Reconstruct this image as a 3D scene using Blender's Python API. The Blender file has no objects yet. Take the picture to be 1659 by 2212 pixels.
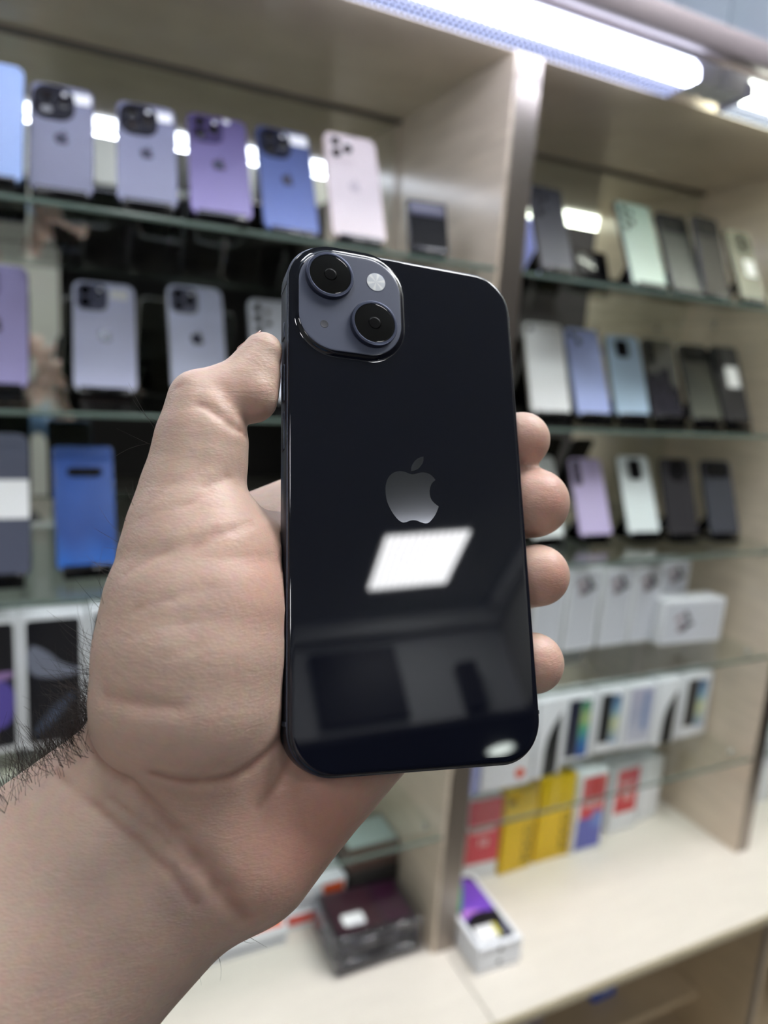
import bpy, bmesh, math, random
import numpy as np
from mathutils import Matrix, Vector, Euler
from mathutils.geometry import tessellate_polygon

C = bpy.context.scene.collection
SC = bpy.context.scene
ZC = 1.55          # camera height above the floor; below, z is given relative to the camera and lifted at the end

# ------------------------------------------------------------------ camera, light, exposure
FPX = 1555.5       # focal length in pixels of the 1659 x 2212 frame
R = np.array([[0.90014581, -0.43026617, 0.06788627],
              [-0.02339678, -0.20338324, -0.97881962],
              [0.4349599, 0.87949206, -0.19314141]])      # rows: camera right, down, forward
cam_data = bpy.data.cameras.new('camera')
cam = bpy.data.objects.new('camera', cam_data); C.objects.link(cam)
cam_data.sensor_fit = 'VERTICAL'; cam_data.sensor_height = 36.0
cam_data.lens = FPX / 2212 * 36.0
cam_data.clip_start = 0.01
cam_data.dof.use_dof = True
cam_data.dof.focus_distance = 0.196
cam_data.dof.aperture_fstop = cam_data.lens / 3.3
cam_data.dof.aperture_blades = 0
_m = Matrix([[R[0][i], -R[1][i], -R[2][i]] for i in range(3)]).to_4x4()
_m.translation = (0, 0, ZC)
cam.matrix_world = _m
SC.camera = cam

world = bpy.data.worlds.new('world'); SC.world = world; world.use_nodes = True
world.node_tree.nodes['Background'].inputs[0].default_value = (0.8, 0.9, 1.0, 1)
world.node_tree.nodes['Background'].inputs[1].default_value = 0.05

SC.view_settings.view_transform = 'Standard'
SC.view_settings.look = 'None'
SC.view_settings.gamma = 1.0
SC.view_settings.use_curve_mapping = False
SC.view_settings.exposure = 0.52
SC.cycles.transparent_max_bounces = 24
SC.cycles.max_bounces = 10
SC.cycles.sample_clamp_indirect = 6.0
SC.cycles.blur_glossy = 0.4

LAMP_POWER = 15.0        # shelf lamps
LAMP_COL = (0.80, 0.84, 1.0)
LAMP_COL_RIGHT = (0.95, 1.0, 0.86)
PANEL_POWER = 23.0       # ceiling panels: the one mirrored in the phone and the added fill panels
PANEL_COL = (0.98, 0.985, 1.0)

# ------------------------------------------------------------------ colour and material helpers
def s2l(c):
    return tuple(((v / 255) / 12.92 if v / 255 <= 0.04045 else ((v / 255 + 0.055) / 1.055) ** 2.4) for v in c)

def newmat(name):
    m = bpy.data.materials.new(name); m.use_nodes = True
    nt = m.node_tree; nt.nodes.clear()
    out = nt.nodes.new('ShaderNodeOutputMaterial')
    return m, nt, out

def pmat(name, col, rough=0.5, metal=0.0, spec=0.5, coat=0.0, noise=0.0, nscale=40.0, bump=0.0, bscale=300.0, srgb=True):
    m, nt, out = newmat(name)
    b = nt.nodes.new('ShaderNodeBsdfPrincipled'); nt.links.new(b.outputs[0], out.inputs[0])
    c = s2l(col) if srgb else col
    b.inputs['Base Color'].default_value = (*c, 1)
    b.inputs['Roughness'].default_value = rough
    b.inputs['Metallic'].default_value = metal
    b.inputs['Specular IOR Level'].default_value = spec
    b.inputs['Coat Weight'].default_value = coat
    b.inputs['Coat Roughness'].default_value = 0.03
    tc = nt.nodes.new('ShaderNodeTexCoord')
    nz = nt.nodes.new('ShaderNodeTexNoise'); nz.inputs['Scale'].default_value = nscale
    nt.links.new(tc.outputs['Object'], nz.inputs['Vector'])
    mx = nt.nodes.new('ShaderNodeMixRGB'); mx.blend_type = 'MULTIPLY'; mx.inputs[0].default_value = noise
    mx.inputs[1].default_value = (*c, 1)
    nt.links.new(nz.outputs['Color'], mx.inputs[2])
    nt.links.new(mx.outputs[0], b.inputs['Base Color'])
    if bump:
        n2 = nt.nodes.new('ShaderNodeTexNoise'); n2.inputs['Scale'].default_value = bscale
        nt.links.new(tc.outputs['Object'], n2.inputs['Vector'])
        bp = nt.nodes.new('ShaderNodeBump'); bp.inputs['Strength'].default_value = bump; bp.inputs['Distance'].default_value = 0.001
        nt.links.new(n2.outputs['Fac'], bp.inputs['Height'])
        nt.links.new(bp.outputs[0], b.inputs['Normal'])
    return m

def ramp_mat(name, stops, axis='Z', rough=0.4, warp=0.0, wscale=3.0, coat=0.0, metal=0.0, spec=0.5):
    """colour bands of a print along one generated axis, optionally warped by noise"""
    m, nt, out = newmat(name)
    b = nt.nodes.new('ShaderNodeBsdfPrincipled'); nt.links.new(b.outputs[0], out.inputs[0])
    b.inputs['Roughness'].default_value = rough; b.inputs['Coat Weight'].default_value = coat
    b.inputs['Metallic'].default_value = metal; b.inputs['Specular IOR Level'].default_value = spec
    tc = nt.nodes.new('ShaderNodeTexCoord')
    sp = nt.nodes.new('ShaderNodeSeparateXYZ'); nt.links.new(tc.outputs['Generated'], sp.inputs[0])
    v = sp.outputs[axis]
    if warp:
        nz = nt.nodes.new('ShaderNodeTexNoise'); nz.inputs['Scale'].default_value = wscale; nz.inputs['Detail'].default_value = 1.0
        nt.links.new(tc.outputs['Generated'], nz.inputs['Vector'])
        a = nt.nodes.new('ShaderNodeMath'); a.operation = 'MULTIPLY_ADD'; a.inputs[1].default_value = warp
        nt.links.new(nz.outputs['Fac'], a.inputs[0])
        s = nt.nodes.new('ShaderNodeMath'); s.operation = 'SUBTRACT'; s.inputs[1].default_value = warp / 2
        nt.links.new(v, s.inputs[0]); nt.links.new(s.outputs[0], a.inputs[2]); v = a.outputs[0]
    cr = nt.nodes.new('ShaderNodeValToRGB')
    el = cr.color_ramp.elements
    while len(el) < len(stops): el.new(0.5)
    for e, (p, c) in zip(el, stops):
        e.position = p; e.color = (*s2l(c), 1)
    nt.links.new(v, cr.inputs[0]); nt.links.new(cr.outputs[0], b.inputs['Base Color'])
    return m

def emat(name, col, power):
    m, nt, out = newmat(name)
    e = nt.nodes.new('ShaderNodeEmission'); e.inputs[0].default_value = (*col, 1); e.inputs[1].default_value = power
    nt.links.new(e.outputs[0], out.inputs[0]); return m

def glassmat(name, tint, rough=0.0):
    m, nt, out = newmat(name)
    fr0 = nt.nodes.new('ShaderNodeFresnel'); fr0.inputs[0].default_value = 1.5
    gm = nt.nodes.new('ShaderNodeNewGeometry'); fr = nt.nodes.new('ShaderNodeMath'); fr.operation = 'MULTIPLY'
    iv = nt.nodes.new('ShaderNodeMath'); iv.operation = 'SUBTRACT'; iv.inputs[0].default_value = 1.0
    nt.links.new(gm.outputs['Backfacing'], iv.inputs[1]); nt.links.new(fr0.outputs[0], fr.inputs[0]); nt.links.new(iv.outputs[0], fr.inputs[1])
    t = nt.nodes.new('ShaderNodeBsdfTransparent'); t.inputs[0].default_value = (*tint, 1)
    g = nt.nodes.new('ShaderNodeBsdfGlossy'); g.inputs['Roughness'].default_value = rough
    mx = nt.nodes.new('ShaderNodeMixShader')
    nt.links.new(fr.outputs[0], mx.inputs[0]); nt.links.new(t.outputs[0], mx.inputs[1]); nt.links.new(g.outputs[0], mx.inputs[2])
    nt.links.new(mx.outputs[0], out.inputs[0]); return m

def woodmat(name, col, rough=0.16, coat=0.0, stretch=(1.5, 1.5, 14.0), con=1.0):
    m, nt, out = newmat(name)
    b = nt.nodes.new('ShaderNodeBsdfPrincipled'); nt.links.new(b.outputs[0], out.inputs[0])
    tc = nt.nodes.new('ShaderNodeTexCoord'); mp = nt.nodes.new('ShaderNodeMapping')
    mp.inputs['Scale'].default_value = stretch
    nt.links.new(tc.outputs['Object'], mp.inputs[0])
    nz = nt.nodes.new('ShaderNodeTexNoise'); nz.inputs['Scale'].default_value = 6; nz.inputs['Detail'].default_value = 6
    nt.links.new(mp.outputs[0], nz.inputs['Vector'])
    c = s2l(col)
    cr = nt.nodes.new('ShaderNodeValToRGB'); el = cr.color_ramp.elements
    el[0].position = 0.3; el[0].color = (*(v * (1 - .12 * con) for v in c), 1); el[1].position = 0.7; el[1].color = (*(min(1, v * (1 + .05 * con)) for v in c), 1)
    nt.links.new(nz.outputs['Fac'], cr.inputs[0]); nt.links.new(cr.outputs[0], b.inputs['Base Color'])
    b.inputs['Roughness'].default_value = rough; b.inputs['Coat Weight'].default_value = coat; b.inputs['Coat Roughness'].default_value = 0.08
    return m

M = {}
M['laminate'] = woodmat('pale maple laminate', (214, 199, 180), 0.17)
M['counter'] = woodmat('pale counter laminate', (216, 209, 197), 0.35, stretch=(1.5, 8, 1.5), con=.35)
M['counter_edge'] = pmat('counter edge band', (214, 202, 172), 0.3)
M['satin'] = pmat('satin metal edge strip', (158, 149, 142), 0.34, metal=1.0)
M['mirror'] = pmat('mirror silvering', (226, 229, 224), 0.012, metal=1.0)
M['glass'] = glassmat('clear shelf glass', (0.95, 0.972, 0.962))
M['glass_edge'] = pmat('green glass edge', (98, 114, 106), 0.12, spec=0.7)
M['white_plastic'] = pmat('grey white plastic', (222, 225, 230), 0.4)
M['steel'] = pmat('steel', (200, 200, 200), 0.25, metal=1.0)
M['fascia'] = pmat('blue grey painted slat', (172, 186, 206), 0.55, noise=0.1, nscale=12)
M['rail'] = pmat('brushed aluminium rail', (150, 140, 146), 0.55, metal=0.35)
M['soffit'] = pmat('brown grey underside', (140, 128, 126), 0.5)
M['black_acrylic'] = pmat('black acrylic', (9, 9, 11), 0.12)
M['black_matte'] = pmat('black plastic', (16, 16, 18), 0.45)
M['screen'] = pmat('black screen glass', (4, 4, 6), 0.04)
M['lens'] = pmat('lens glass', (7, 7, 9), 0.06)
M['white_card'] = pmat('white card', (228, 230, 234), 0.45)
M['sticker'] = pmat('white paper sticker', (240, 240, 240), 0.7)
M['wall'] = pmat('off white wall paint', (192, 192, 184), 0.8, noise=0.08, nscale=3)
M['cornice'] = pmat('white cornice paint', (238, 240, 240), 0.6)
M['bulkhead'] = pmat('white bulkhead paint', (226, 228, 230), 0.8)
M['ceiling'] = pmat('ceiling paint', (205, 208, 206), 0.85)
M['floor'] = pmat('grey floor tile', (120, 116, 108), 0.35, noise=0.15, nscale=5)
M['joint'] = pmat('grey joint profile', (98, 90, 82), 0.5)
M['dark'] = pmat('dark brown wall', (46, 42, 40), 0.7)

# ------------------------------------------------------------------ object helpers
def tag(o, label=None, cat=None, group=None, kind=None):
    if label: o['label'] = label
    if cat: o['category'] = cat
    if group: o['group'] = group
    if kind: o['kind'] = kind
    return o

def obj(name, bm, mats, parent=None, loc=None, rot=None, smooth=False, angle=None):
    me = bpy.data.meshes.new(name)
    if isinstance(bm, bmesh.types.BMesh):
        bmesh.ops.recalc_face_normals(bm, faces=bm.faces[:])
        bm.to_mesh(me); bm.free()
    else:
        me.from_pydata(*bm)
    if smooth:
        me.polygons.foreach_set('use_smooth', [True] * len(me.polygons))
        if angle: me.set_sharp_from_angle(angle=math.radians(angle))
    for m in (mats if isinstance(mats, (list, tuple)) else [mats]): me.materials.append(M[m] if isinstance(m, str) else m)
    o = bpy.data.objects.new(name, me); C.objects.link(o)
    if parent: o.parent = parent
    if loc is not None: o.location = loc
    if rot is not None: o.rotation_euler = rot
    return o

def empty(name, loc, rot=(0, 0, 0)):
    o = bpy.data.objects.new(name, None); o.empty_display_size = 0.02
    o.location = loc; o.rotation_euler = rot; C.objects.link(o); return o

def box(bm, x0, x1, y0, y1, z0, z1, bev=0.0, seg=2):
    r = bmesh.ops.create_cube(bm, size=1.0)
    vs = r['verts']
    for v in vs:
        v.co = Vector(((x0 + x1) / 2 + v.co.x * (x1 - x0), (y0 + y1) / 2 + v.co.y * (y1 - y0), (z0 + z1) / 2 + v.co.z * (z1 - z0)))
    if bev:
        es = list({e for v in vs for e in v.link_edges})
        bmesh.ops.bevel(bm, geom=es, offset=bev, segments=seg, affect='EDGES', profile=0.5)
    return bm

def bxo(name, x0, x1, y0, y1, z0, z1, mats, parent=None, bev=0.0, loc=None, rot=None):
    return obj(name, box(bmesh.new(), x0, x1, y0, y1, z0, z1, bev), mats, parent, loc, rot, smooth=bev > 0, angle=40)

def rrect(w, h, r, n=6, cx=0.0, cy=0.0):
    r = max(min(r, w / 2 - 1e-6, h / 2 - 1e-6), 1e-6); pts = []
    for k, (sx, sy) in enumerate(((1, 1), (-1, 1), (-1, -1), (1, -1))):
        for i in range(n + 1):
            a = math.pi / 2 * (k + i / n)
            pts.append((cx + sx * (w / 2 - r) + r * math.cos(a), cy + sy * (h / 2 - r) + r * math.sin(a)))
    return pts

def rings(bm, w, h, r, prof, n=6, cx=0.0, cy=0.0, cap0=True, cap1=True):
    """rounded rectangle swept through (inset, z) rings; returns bm"""
    prev = None; first = None
    for ins, z in prof:
        ring = [bm.verts.new((x, y, z)) for x, y in rrect(w - 2 * ins, h - 2 * ins, r - ins, n, cx, cy)]
        if prev:
            for i in range(len(ring)):
                j = (i + 1) % len(ring)
                bm.faces.new((prev[i], prev[j], ring[j], ring[i]))
        else: first = ring
        prev = ring
    if cap0: bm.faces.new(first[::-1])
    if cap1:
        for e in (.0004, .0008):
            ins = prof[-1][0] + e; ring = [bm.verts.new((x, y, prof[-1][1])) for x, y in rrect(w - 2 * ins, h - 2 * ins, r - ins, n, cx, cy)]
            for i in range(len(ring)):
                j = (i + 1) % len(ring); bm.faces.new((prev[i], prev[j], ring[j], ring[i]))
            prev = ring
        bm.faces.new(prev)
    return bm

def lathe(bm, prof, n=24, cx=0.0, cy=0.0, cap0=True, cap1=True):
    prev = None; first = None
    for r, z in prof:
        ring = [bm.verts.new((cx + r * math.cos(2 * math.pi * i / n), cy + r * math.sin(2 * math.pi * i / n), z)) for i in range(n)]
        if prev:
            for i in range(n):
                j = (i + 1) % n; bm.faces.new((prev[i], prev[j], ring[j], ring[i]))
        else: first = ring
        prev = ring
    if cap0: bm.faces.new(first[::-1])
    if cap1: bm.faces.new(prev)
    return bm

def chaikin(p, it=2):
    for _ in range(it):
        q = []
        for i in range(len(p)):
            a, b = p[i], p[(i + 1) % len(p)]
            q += [(a[0] * .75 + b[0] * .25, a[1] * .75 + b[1] * .25), (a[0] * .25 + b[0] * .75, a[1] * .25 + b[1] * .75)]
        p = q
    return p

FRUIT = [(0.1, 5.9), (-1.0, 6.1), (-2.0, 6.5), (-3.4, 6.7), (-4.6, 6.5), (-5.8, 6.0), (-6.9, 5.0), (-7.7, 3.7), (-8.1, 2.1), (-8.2, 0.8), (-8.1, -0.8), (-7.8, -2.5), (-7.2, -3.9), (-6.5, -5.2), (-5.7, -6.3), (-4.7, -7.4), (-3.9, -7.9), (-3.2, -8.1), (-2.3, -7.9), (-1.2, -7.4), (-0.2, -7.2), (0.9, -7.3), (1.9, -7.7), (3.0, -8.0), (3.9, -8.0), (4.8, -7.5), (5.8, -6.4), (6.6, -5.3), (7.3, -3.9), (7.7, -2.9), (7.7, -2.9), (6.9, -2.4), (6.0, -1.7), (5.4, -0.8), (5.1, 0.3), (5.1, 1.6), (5.5, 3.0), (6.1, 4.0), (7.1, 4.8), (7.1, 4.8), (6.5, 5.6), (5.6, 6.3), (4.6, 6.7), (3.3, 6.8), (2.2, 6.6), (1.1, 6.2)]
LEAF = [(-0.3, 6.9), (-0.3, 6.9), (-0.3, 7.7), (0.0, 8.6), (0.7, 9.7), (1.6, 10.6), (2.6, 11.2), (3.7, 11.5), (3.7, 11.5), (3.7, 10.7), (3.5, 9.7), (2.8, 8.7), (2.0, 7.8), (1.0, 7.2)]

def extrude_poly(bm, pts, z0, z1):
    pts = [p for i, p in enumerate(pts) if math.hypot(p[0] - pts[i - 1][0], p[1] - pts[i - 1][1]) > 1e-6]
    a = [bm.verts.new((x, y, z0)) for x, y in pts]; b = [bm.verts.new((x, y, z1)) for x, y in pts]
    n = len(pts)
    for i in range(n):
        j = (i + 1) % n; bm.faces.new((a[i], a[j], b[j], b[i]))
    for tri in tessellate_polygon([[Vector((x, y, 0)) for x, y in pts]]):
        bm.faces.new([a[i] for i in tri]); bm.faces.new([b[i] for i in tri[::-1]])
    return bm

def logo(bm, s, cx, cy, z0, z1, it=2):
    for P in (FRUIT, LEAF):
        extrude_poly(bm, [(cx + x * s, cy + y * s) for x, y in chaikin(P, it)], z0, z1)
    return bm

_fontcache = {}
def text_obj(name, s, size, mat, parent, loc, rot):
    cu = bpy.data.curves.new(name, 'FONT'); cu.body = s; cu.size = size; cu.extrude = 0.0001; cu.align_x = 'CENTER'; cu.align_y = 'CENTER'; cu.resolution_u = 3
    t = bpy.data.objects.new(name, cu); C.objects.link(t)
    bpy.context.view_layer.update()
    me = bpy.data.meshes.new_from_object(t.evaluated_get(bpy.context.evaluated_depsgraph_get()))
    bpy.data.objects.remove(t); me.materials.clear(); me.materials.append(M[mat] if isinstance(mat, str) else mat)
    o = bpy.data.objects.new(name, me); C.objects.link(o); o.parent = parent; o.location = loc; o.rotation_euler = rot
    return o

# ------------------------------------------------------------------ the setting
FY, MY = 0.93, 1.285          # front plane and mirror plane of the wall cabinets
TOPZ = 0.446
ZS = [0.159, -0.0735, -0.305, -0.5375, -0.7766]
CZ = -1.0118                  # top of the counter
FLOOR = -ZC
CEIL = 1.95
def struct(name, x0, x1, y0, y1, z0, z1, m):
    o = bxo(name, x0, x1, y0, y1, z0, z1, m); o['kind'] = 'structure'; return o
struct('floor', -3.2, 3.4, -7.0, 1.5, FLOOR - 0.05, FLOOR, 'floor')
struct('ceiling', -3.2, 2.2, -3.72, 1.5, CEIL, CEIL + 0.05, 'ceiling')
struct('wall_front', -3.2, 2.6, 1.4, 1.5, FLOOR, CEIL, 'wall')
struct('wall_left', -3.2, -3.1, -3.72, 1.4, FLOOR, CEIL, 'wall')
struct('wall_right', 2.09, 2.2, -3.72, 0.62, 1.25, CEIL, 'wall')
struct('wall_right_low', 2.09, 2.2, -3.72, 0.62, FLOOR, 1.25, 'dark')
struct('wall_right_end', 2.6, 2.7, 0.5, 1.5, FLOOR, CEIL, 'wall')
struct('wall_back', -3.2, 2.2, -3.82, -3.715, 1.25, CEIL, 'bulkhead')        # bulkhead over the opening to the hall
struct('wall_back_low', -3.2, 0.2, -3.82, -3.715, FLOOR, 1.25, 'wall')
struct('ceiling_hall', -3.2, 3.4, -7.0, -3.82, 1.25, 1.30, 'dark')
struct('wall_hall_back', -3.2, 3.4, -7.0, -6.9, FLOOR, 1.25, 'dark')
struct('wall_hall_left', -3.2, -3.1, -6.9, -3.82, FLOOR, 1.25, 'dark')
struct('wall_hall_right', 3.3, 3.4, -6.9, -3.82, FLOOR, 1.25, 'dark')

struct('trim_5', -3.1, 2.09, -3.715, -3.60, 1.82, CEIL, 'cornice')
struct('trim_6', 2.00, 2.09, -3.60, 0.62, 1.86, CEIL, 'cornice')
# header over the cabinets: slats, rail and underside
hdr = empty('trim_1', (0, 0.80, 0.4705)); hdr['kind'] = 'structure'
for k in range(44):
    x = -2.2 + k * 0.0955 + 0.0146
    if x + 0.094 < 2.58:
        bxo('slat', x, x + 0.0935, 0.0, 0.014, 0.02, 1.45, 'fascia', hdr, 0.0015)
bxo('backing_board', -2.25, 2.55, 0.014, 0.59, 0.061, 1.46, 'soffit', hdr)
rail = empty('trim_2', (0, 0.80, 0.4705)); rail['kind'] = 'structure'
bm = bmesh.new(); box(bm, -2.25, 2.55, -0.004, 0.016, -0.012, 0.022, 0.003); obj('rail', bm, 'rail', rail, smooth=True, angle=40)
bxo('underside_board', -2.25, 2.55, 0.016, 0.12, 0.045, 0.06, 'soffit', rail)
bxo('closing_board', -2.25, 2.55, 0.112, 0.127, -0.004, 0.06, 'soffit', rail)

# ------------------------------------------------------------------ cabinets
def cabinet(x0, x1, label, strips, sides):
    t = empty('display_cabinet', ((x0 + x1) / 2, FY, CZ)); tag(t, label, 'cabinet', 'display cabinets along the wall')
    ox = (x0 + x1) / 2
    h = TOPZ - CZ
    def L(x): return x - ox
    bxo('top_panel', L(x0), L(x1), 0.0, MY - FY + 0.02, h, h + 0.018, 'laminate', t)
    bxo('mirror_back', L(x0), L(x1), MY - FY, MY - FY + 0.006, 0.0, h, 'mirror', t)
    bxo('mirror_trim', L(x0) + .02, L(x1) - .02, MY - FY - .006, MY - FY - .0005, h - .007, h - .0002, 'joint', t)
    for a in (L(x0) + .0240, L(x1) - .0270): bxo('mirror_trim', a, a + .003, MY - FY - .004, MY - FY - .0005, 0.0, h - .0075, 'laminate', t)
    for a, b in sides:
        bxo('side_panel', L(a), L(b), 0.0, MY - FY + 0.02, 0.0, h, 'laminate', t)
    return t
cabinet(-1.30, 0.6355, 'long mirror backed display cabinet on the left behind the hand', [(0.6215, 0.661)], [(-1.30, -1.28), (0.6150, 0.6355)])
cabinet(0.6365, 1.4175, 'middle mirror backed display cabinet right of the wide metal edged post', [(1.4035, 1.4375)], [(0.6365, 0.6600), (1.4000, 1.4175)])
cabinet(1.4185, 2.35, 'third mirror backed display cabinet cut off by the right edge', [], [(1.4185, 1.4360), (2.33, 2.35)])

for k, (a, b) in enumerate(((0.6215, 0.661), (1.4035, 1.4375))):
    st = bxo('trim_%d' % (k + 3), -(b - a) / 2, (b - a) / 2, -0.0018, 0.0, 0.0, TOPZ - CZ, 'satin', None, 0, ((a + b) / 2, FY, CZ + .0003)); st['kind'] = 'structure'

def shelf(x0, x1, z, label):
    t = empty('glass_shelf', ((x0 + x1) / 2, FY, z)); tag(t, label, 'shelf', 'glass shelves in the cabinets')
    w = (x1 - x0) / 2 - 0.001
    bxo('glass_pane', -w, w, 0.0026, MY - FY - 0.0068, -0.006, 0.0, 'glass', t)
    bxo('polished_edge', -w, w, 0.0, 0.0025, -0.006, 0.0, 'glass_edge', t, 0.0006)
    for sx in (-1, 1):
        for y in (0.05, 0.27):
            bm = bmesh.new(); lathe(bm, [(0.003, -0.008), (0.005, -0.006), (0.005, 0.002), (0.003, 0.004)], 12)
            obj('support_pin', bm, 'steel', t, (sx * (w - 0.005), y, -0.0105), (0, 0, 0), True, 40)
names = ['top', 'second', 'third', 'fourth', 'fifth']
for z, n in zip(ZS, names):
    shelf(-1.28, 0.615, z, f'{n} glass shelf from the top in the left cabinet')
    shelf(0.660, 1.400, z, f'{n} glass shelf from the top in the middle cabinet')
    shelf(1.436, 2.33, z, f'{n} glass shelf from the top in the third cabinet')

# counter boards and the open base below
def counter(x0, x1, label):
    t = empty('counter_board', ((x0 + x1) / 2, 0.77, CZ)); w = (x1 - x0) / 2 - 0.0006
    tag(t, label, 'worktop', 'counter boards')
    bxo('board', -w, w, 0.002, 0.56, -0.022, 0.0, 'counter', t)
    bxo('edge_band', -w, w, 0.0, 0.002, -0.022, -0.0004, 'counter_edge', t, 0.0006)
counter(-1.30, 0.641, 'whitish counter board under the left cabinet')
counter(0.6425, 2.35, 'cream counter board under the middle cabinet with white boxes on it')
M['base'] = woodmat('base laminate', (196, 176, 146), 0.35)
def base(x0, x1, label):
    t = empty('base_cabinet', ((x0 + x1) / 2, 0.80, FLOOR)); ox = (x0 + x1) / 2
    tag(t, label, 'cabinet', 'open base cabinets below the counter')
    H = CZ - 0.022 - FLOOR - 0.0005
    bxo('back_panel', x0 - ox, x1 - ox, 0.47, 0.485, 0, H, 'base', t)
    for a in (x0, x1 - 0.018): bxo('side_panel', a - ox, a + 0.018 - ox, 0.0, 0.47, 0, H, 'base', t)
    bxo('bottom_panel', x0 + 0.018 - ox, x1 - 0.018 - ox, 0.0, 0.47, 0.06, 0.078, 'base', t)
    bxo('inner_shelf', x0 + 0.018 - ox, x1 - 0.018 - ox, 0.12, 0.47, 0.185, 0.203, 'base', t)
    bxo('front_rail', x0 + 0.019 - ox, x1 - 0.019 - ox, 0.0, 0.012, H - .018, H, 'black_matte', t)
    bxo('edge_strip', x1 - 0.018 - ox, x1 - ox, -0.0015, 0.0, 0, H, 'satin', t)
base(-1.30, 0.641, 'left open base cabinet under the whitish counter')
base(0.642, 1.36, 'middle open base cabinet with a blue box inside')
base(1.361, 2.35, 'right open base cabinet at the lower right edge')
IS = FLOOR + 0.203

# ------------------------------------------------------------------ shelf lamps
def prism_mat(name, col, power):
    m, nt, out = newmat(name)
    tc = nt.nodes.new('ShaderNodeTexCoord'); sp = nt.nodes.new('ShaderNodeSeparateXYZ')
    nt.links.new(tc.outputs['Object'], sp.inputs[0])
    mr = nt.nodes.new('ShaderNodeMapRange'); mr.inputs['From Min'].default_value = 0.0; mr.inputs['From Max'].default_value = 0.066
    nt.links.new(sp.outputs['Y'], mr.inputs['Value'])
    cr = nt.nodes.new('ShaderNodeValToRGB'); e = cr.color_ramp.elements
    d = .022
    e[0].position = 0.0; e[0].color = (col[0], col[1], col[2], 1)
    e[1].position = 0.995; e[1].color = (col[0] * .62 * d, col[1] * .70 * d, col[2] * d, 1)
    for p, v, k in ((0.31, 1.0, 1), (0.43, 0.12, .85), (0.54, .036, .72)):
        x = e.new(p); x.color = (col[0] * v * k, col[1] * v * (k + .03), col[2] * v, 1)
    x = e.new(0.999); x.color = (col[0] * .55, col[1] * .55, col[2] * .55, 1)
    nt.links.new(mr.outputs[0], cr.inputs[0])
    vo = nt.nodes.new('ShaderNodeTexVoronoi'); vo.voronoi_dimensions = '2D'; vo.inputs['Scale'].default_value = 110; vo.inputs['Randomness'].default_value = 0.06
    nt.links.new(tc.outputs['Object'], vo.inputs['Vector'])
    r2 = nt.nodes.new('ShaderNodeMapRange'); r2.inputs['From Min'].default_value = 0.05; r2.inputs['From Max'].default_value = 0.20; r2.inputs['To Min'].default_value = 13.0; r2.inputs['To Max'].default_value = 0.75
    nt.links.new(vo.outputs['Distance'], r2.inputs['Value'])
    m2 = nt.nodes.new('ShaderNodeMath'); m2.operation = 'MULTIPLY'; m2.inputs[1].default_value = power
    nt.links.new(r2.outputs[0], m2.inputs[0])
    em = nt.nodes.new('ShaderNodeEmission'); nt.links.new(cr.outputs[0], em.inputs[0])
    nt.links.new(m2.outputs[0], em.inputs[1]); nt.links.new(em.outputs[0], out.inputs[0])
    return m

def lamp(x0, x1, label, col):
    t = empty('shelf_lamp', ((x0 + x1) / 2, 0.834, 0.4325)); tag(t, label, 'lamp', 'strip lamps over the cabinets')
    hw = (x1 - x0) / 2
    prof = [(0.0550, 0.0330), (0.0660, 0.0200), (0.06594, 0.0), (0.005, 0.0055), (0.0065, 0.0200), (0.0180, 0.0330)]        # (y, z) of the prismatic cover
    bm = bmesh.new(); N = 24
    rowsv = []
    for k in range(N + 1):
        x = -hw + 2 * hw * k / N
        rowsv.append([bm.verts.new((x, y, z)) for y, z in prof])
    for k in range(N):
        for i in range(5): bm.faces.new((rowsv[k][i], rowsv[k][i + 1], rowsv[k + 1][i + 1], rowsv[k + 1][i]))
    for f in bm.faces: f.material_index = 0 if min(v.co.z for v in f.verts) < .001 else 1
    obj('prismatic_cover', bm, [prism_mat('prismatic cover ' + label[:6], col, LAMP_POWER), emat('cover side ' + label[:6], col, LAMP_POWER * .6)], t)
    bm = bmesh.new(); box(bm, -hw, hw, 0.0165, 0.0565, 0.0335, 0.0385, 0.001)
    obj('housing', bm, 'white_plastic', t)
    for s in (-1, 1):
        bm = bmesh.new()
        pts = [(0.0672, -0.001), (0.0035, 0.0045), (0.0052, 0.0207), (0.0173, 0.0345), (0.0672, 0.0345)]
        a0, a1 = s * hw, s * (hw + 0.0035)
        A = [bm.verts.new((a0, y, z)) for y, z in pts]; B = [bm.verts.new((a1, y, z)) for y, z in pts]
        for i in range(5): bm.faces.new((A[i], A[(i + 1) % 5], B[(i + 1) % 5], B[i]))
        bm.faces.new(A); bm.faces.new(B)
        obj('clear_rim', bm, M['rim'], t)
        bm = bmesh.new(); box(bm, min(a1, a1 + s * 0.05), max(a1, a1 + s * 0.05), 0.014, 0.062, 0.008, 0.0385, 0.003)
        ec = obj('end_cap', bm, 'white_plastic', t, smooth=True, angle=40)
        for q in (0.0, 0.008):
            bm = bmesh.new(); lathe(bm, [(0.0028, -0.0008), (0.0028, 0.0), (0.0012, 0.001)], 10)
            obj('screw', bm, 'steel', ec, (a1 + s * 0.03, 0.035 + q, 0.0078), (math.pi, 0, 0), True, 30)
M['rim'] = pmat('pale lavender plastic rim', (200, 200, 226), 0.3)
lamp(-1.10, 0.8690, 'long strip lamp over the left cabinet and post, glowing bluish white', LAMP_COL)
lamp(0.9835, 2.30, 'strip lamp at the upper right edge, glowing greenish white', LAMP_COL_RIGHT)

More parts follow.
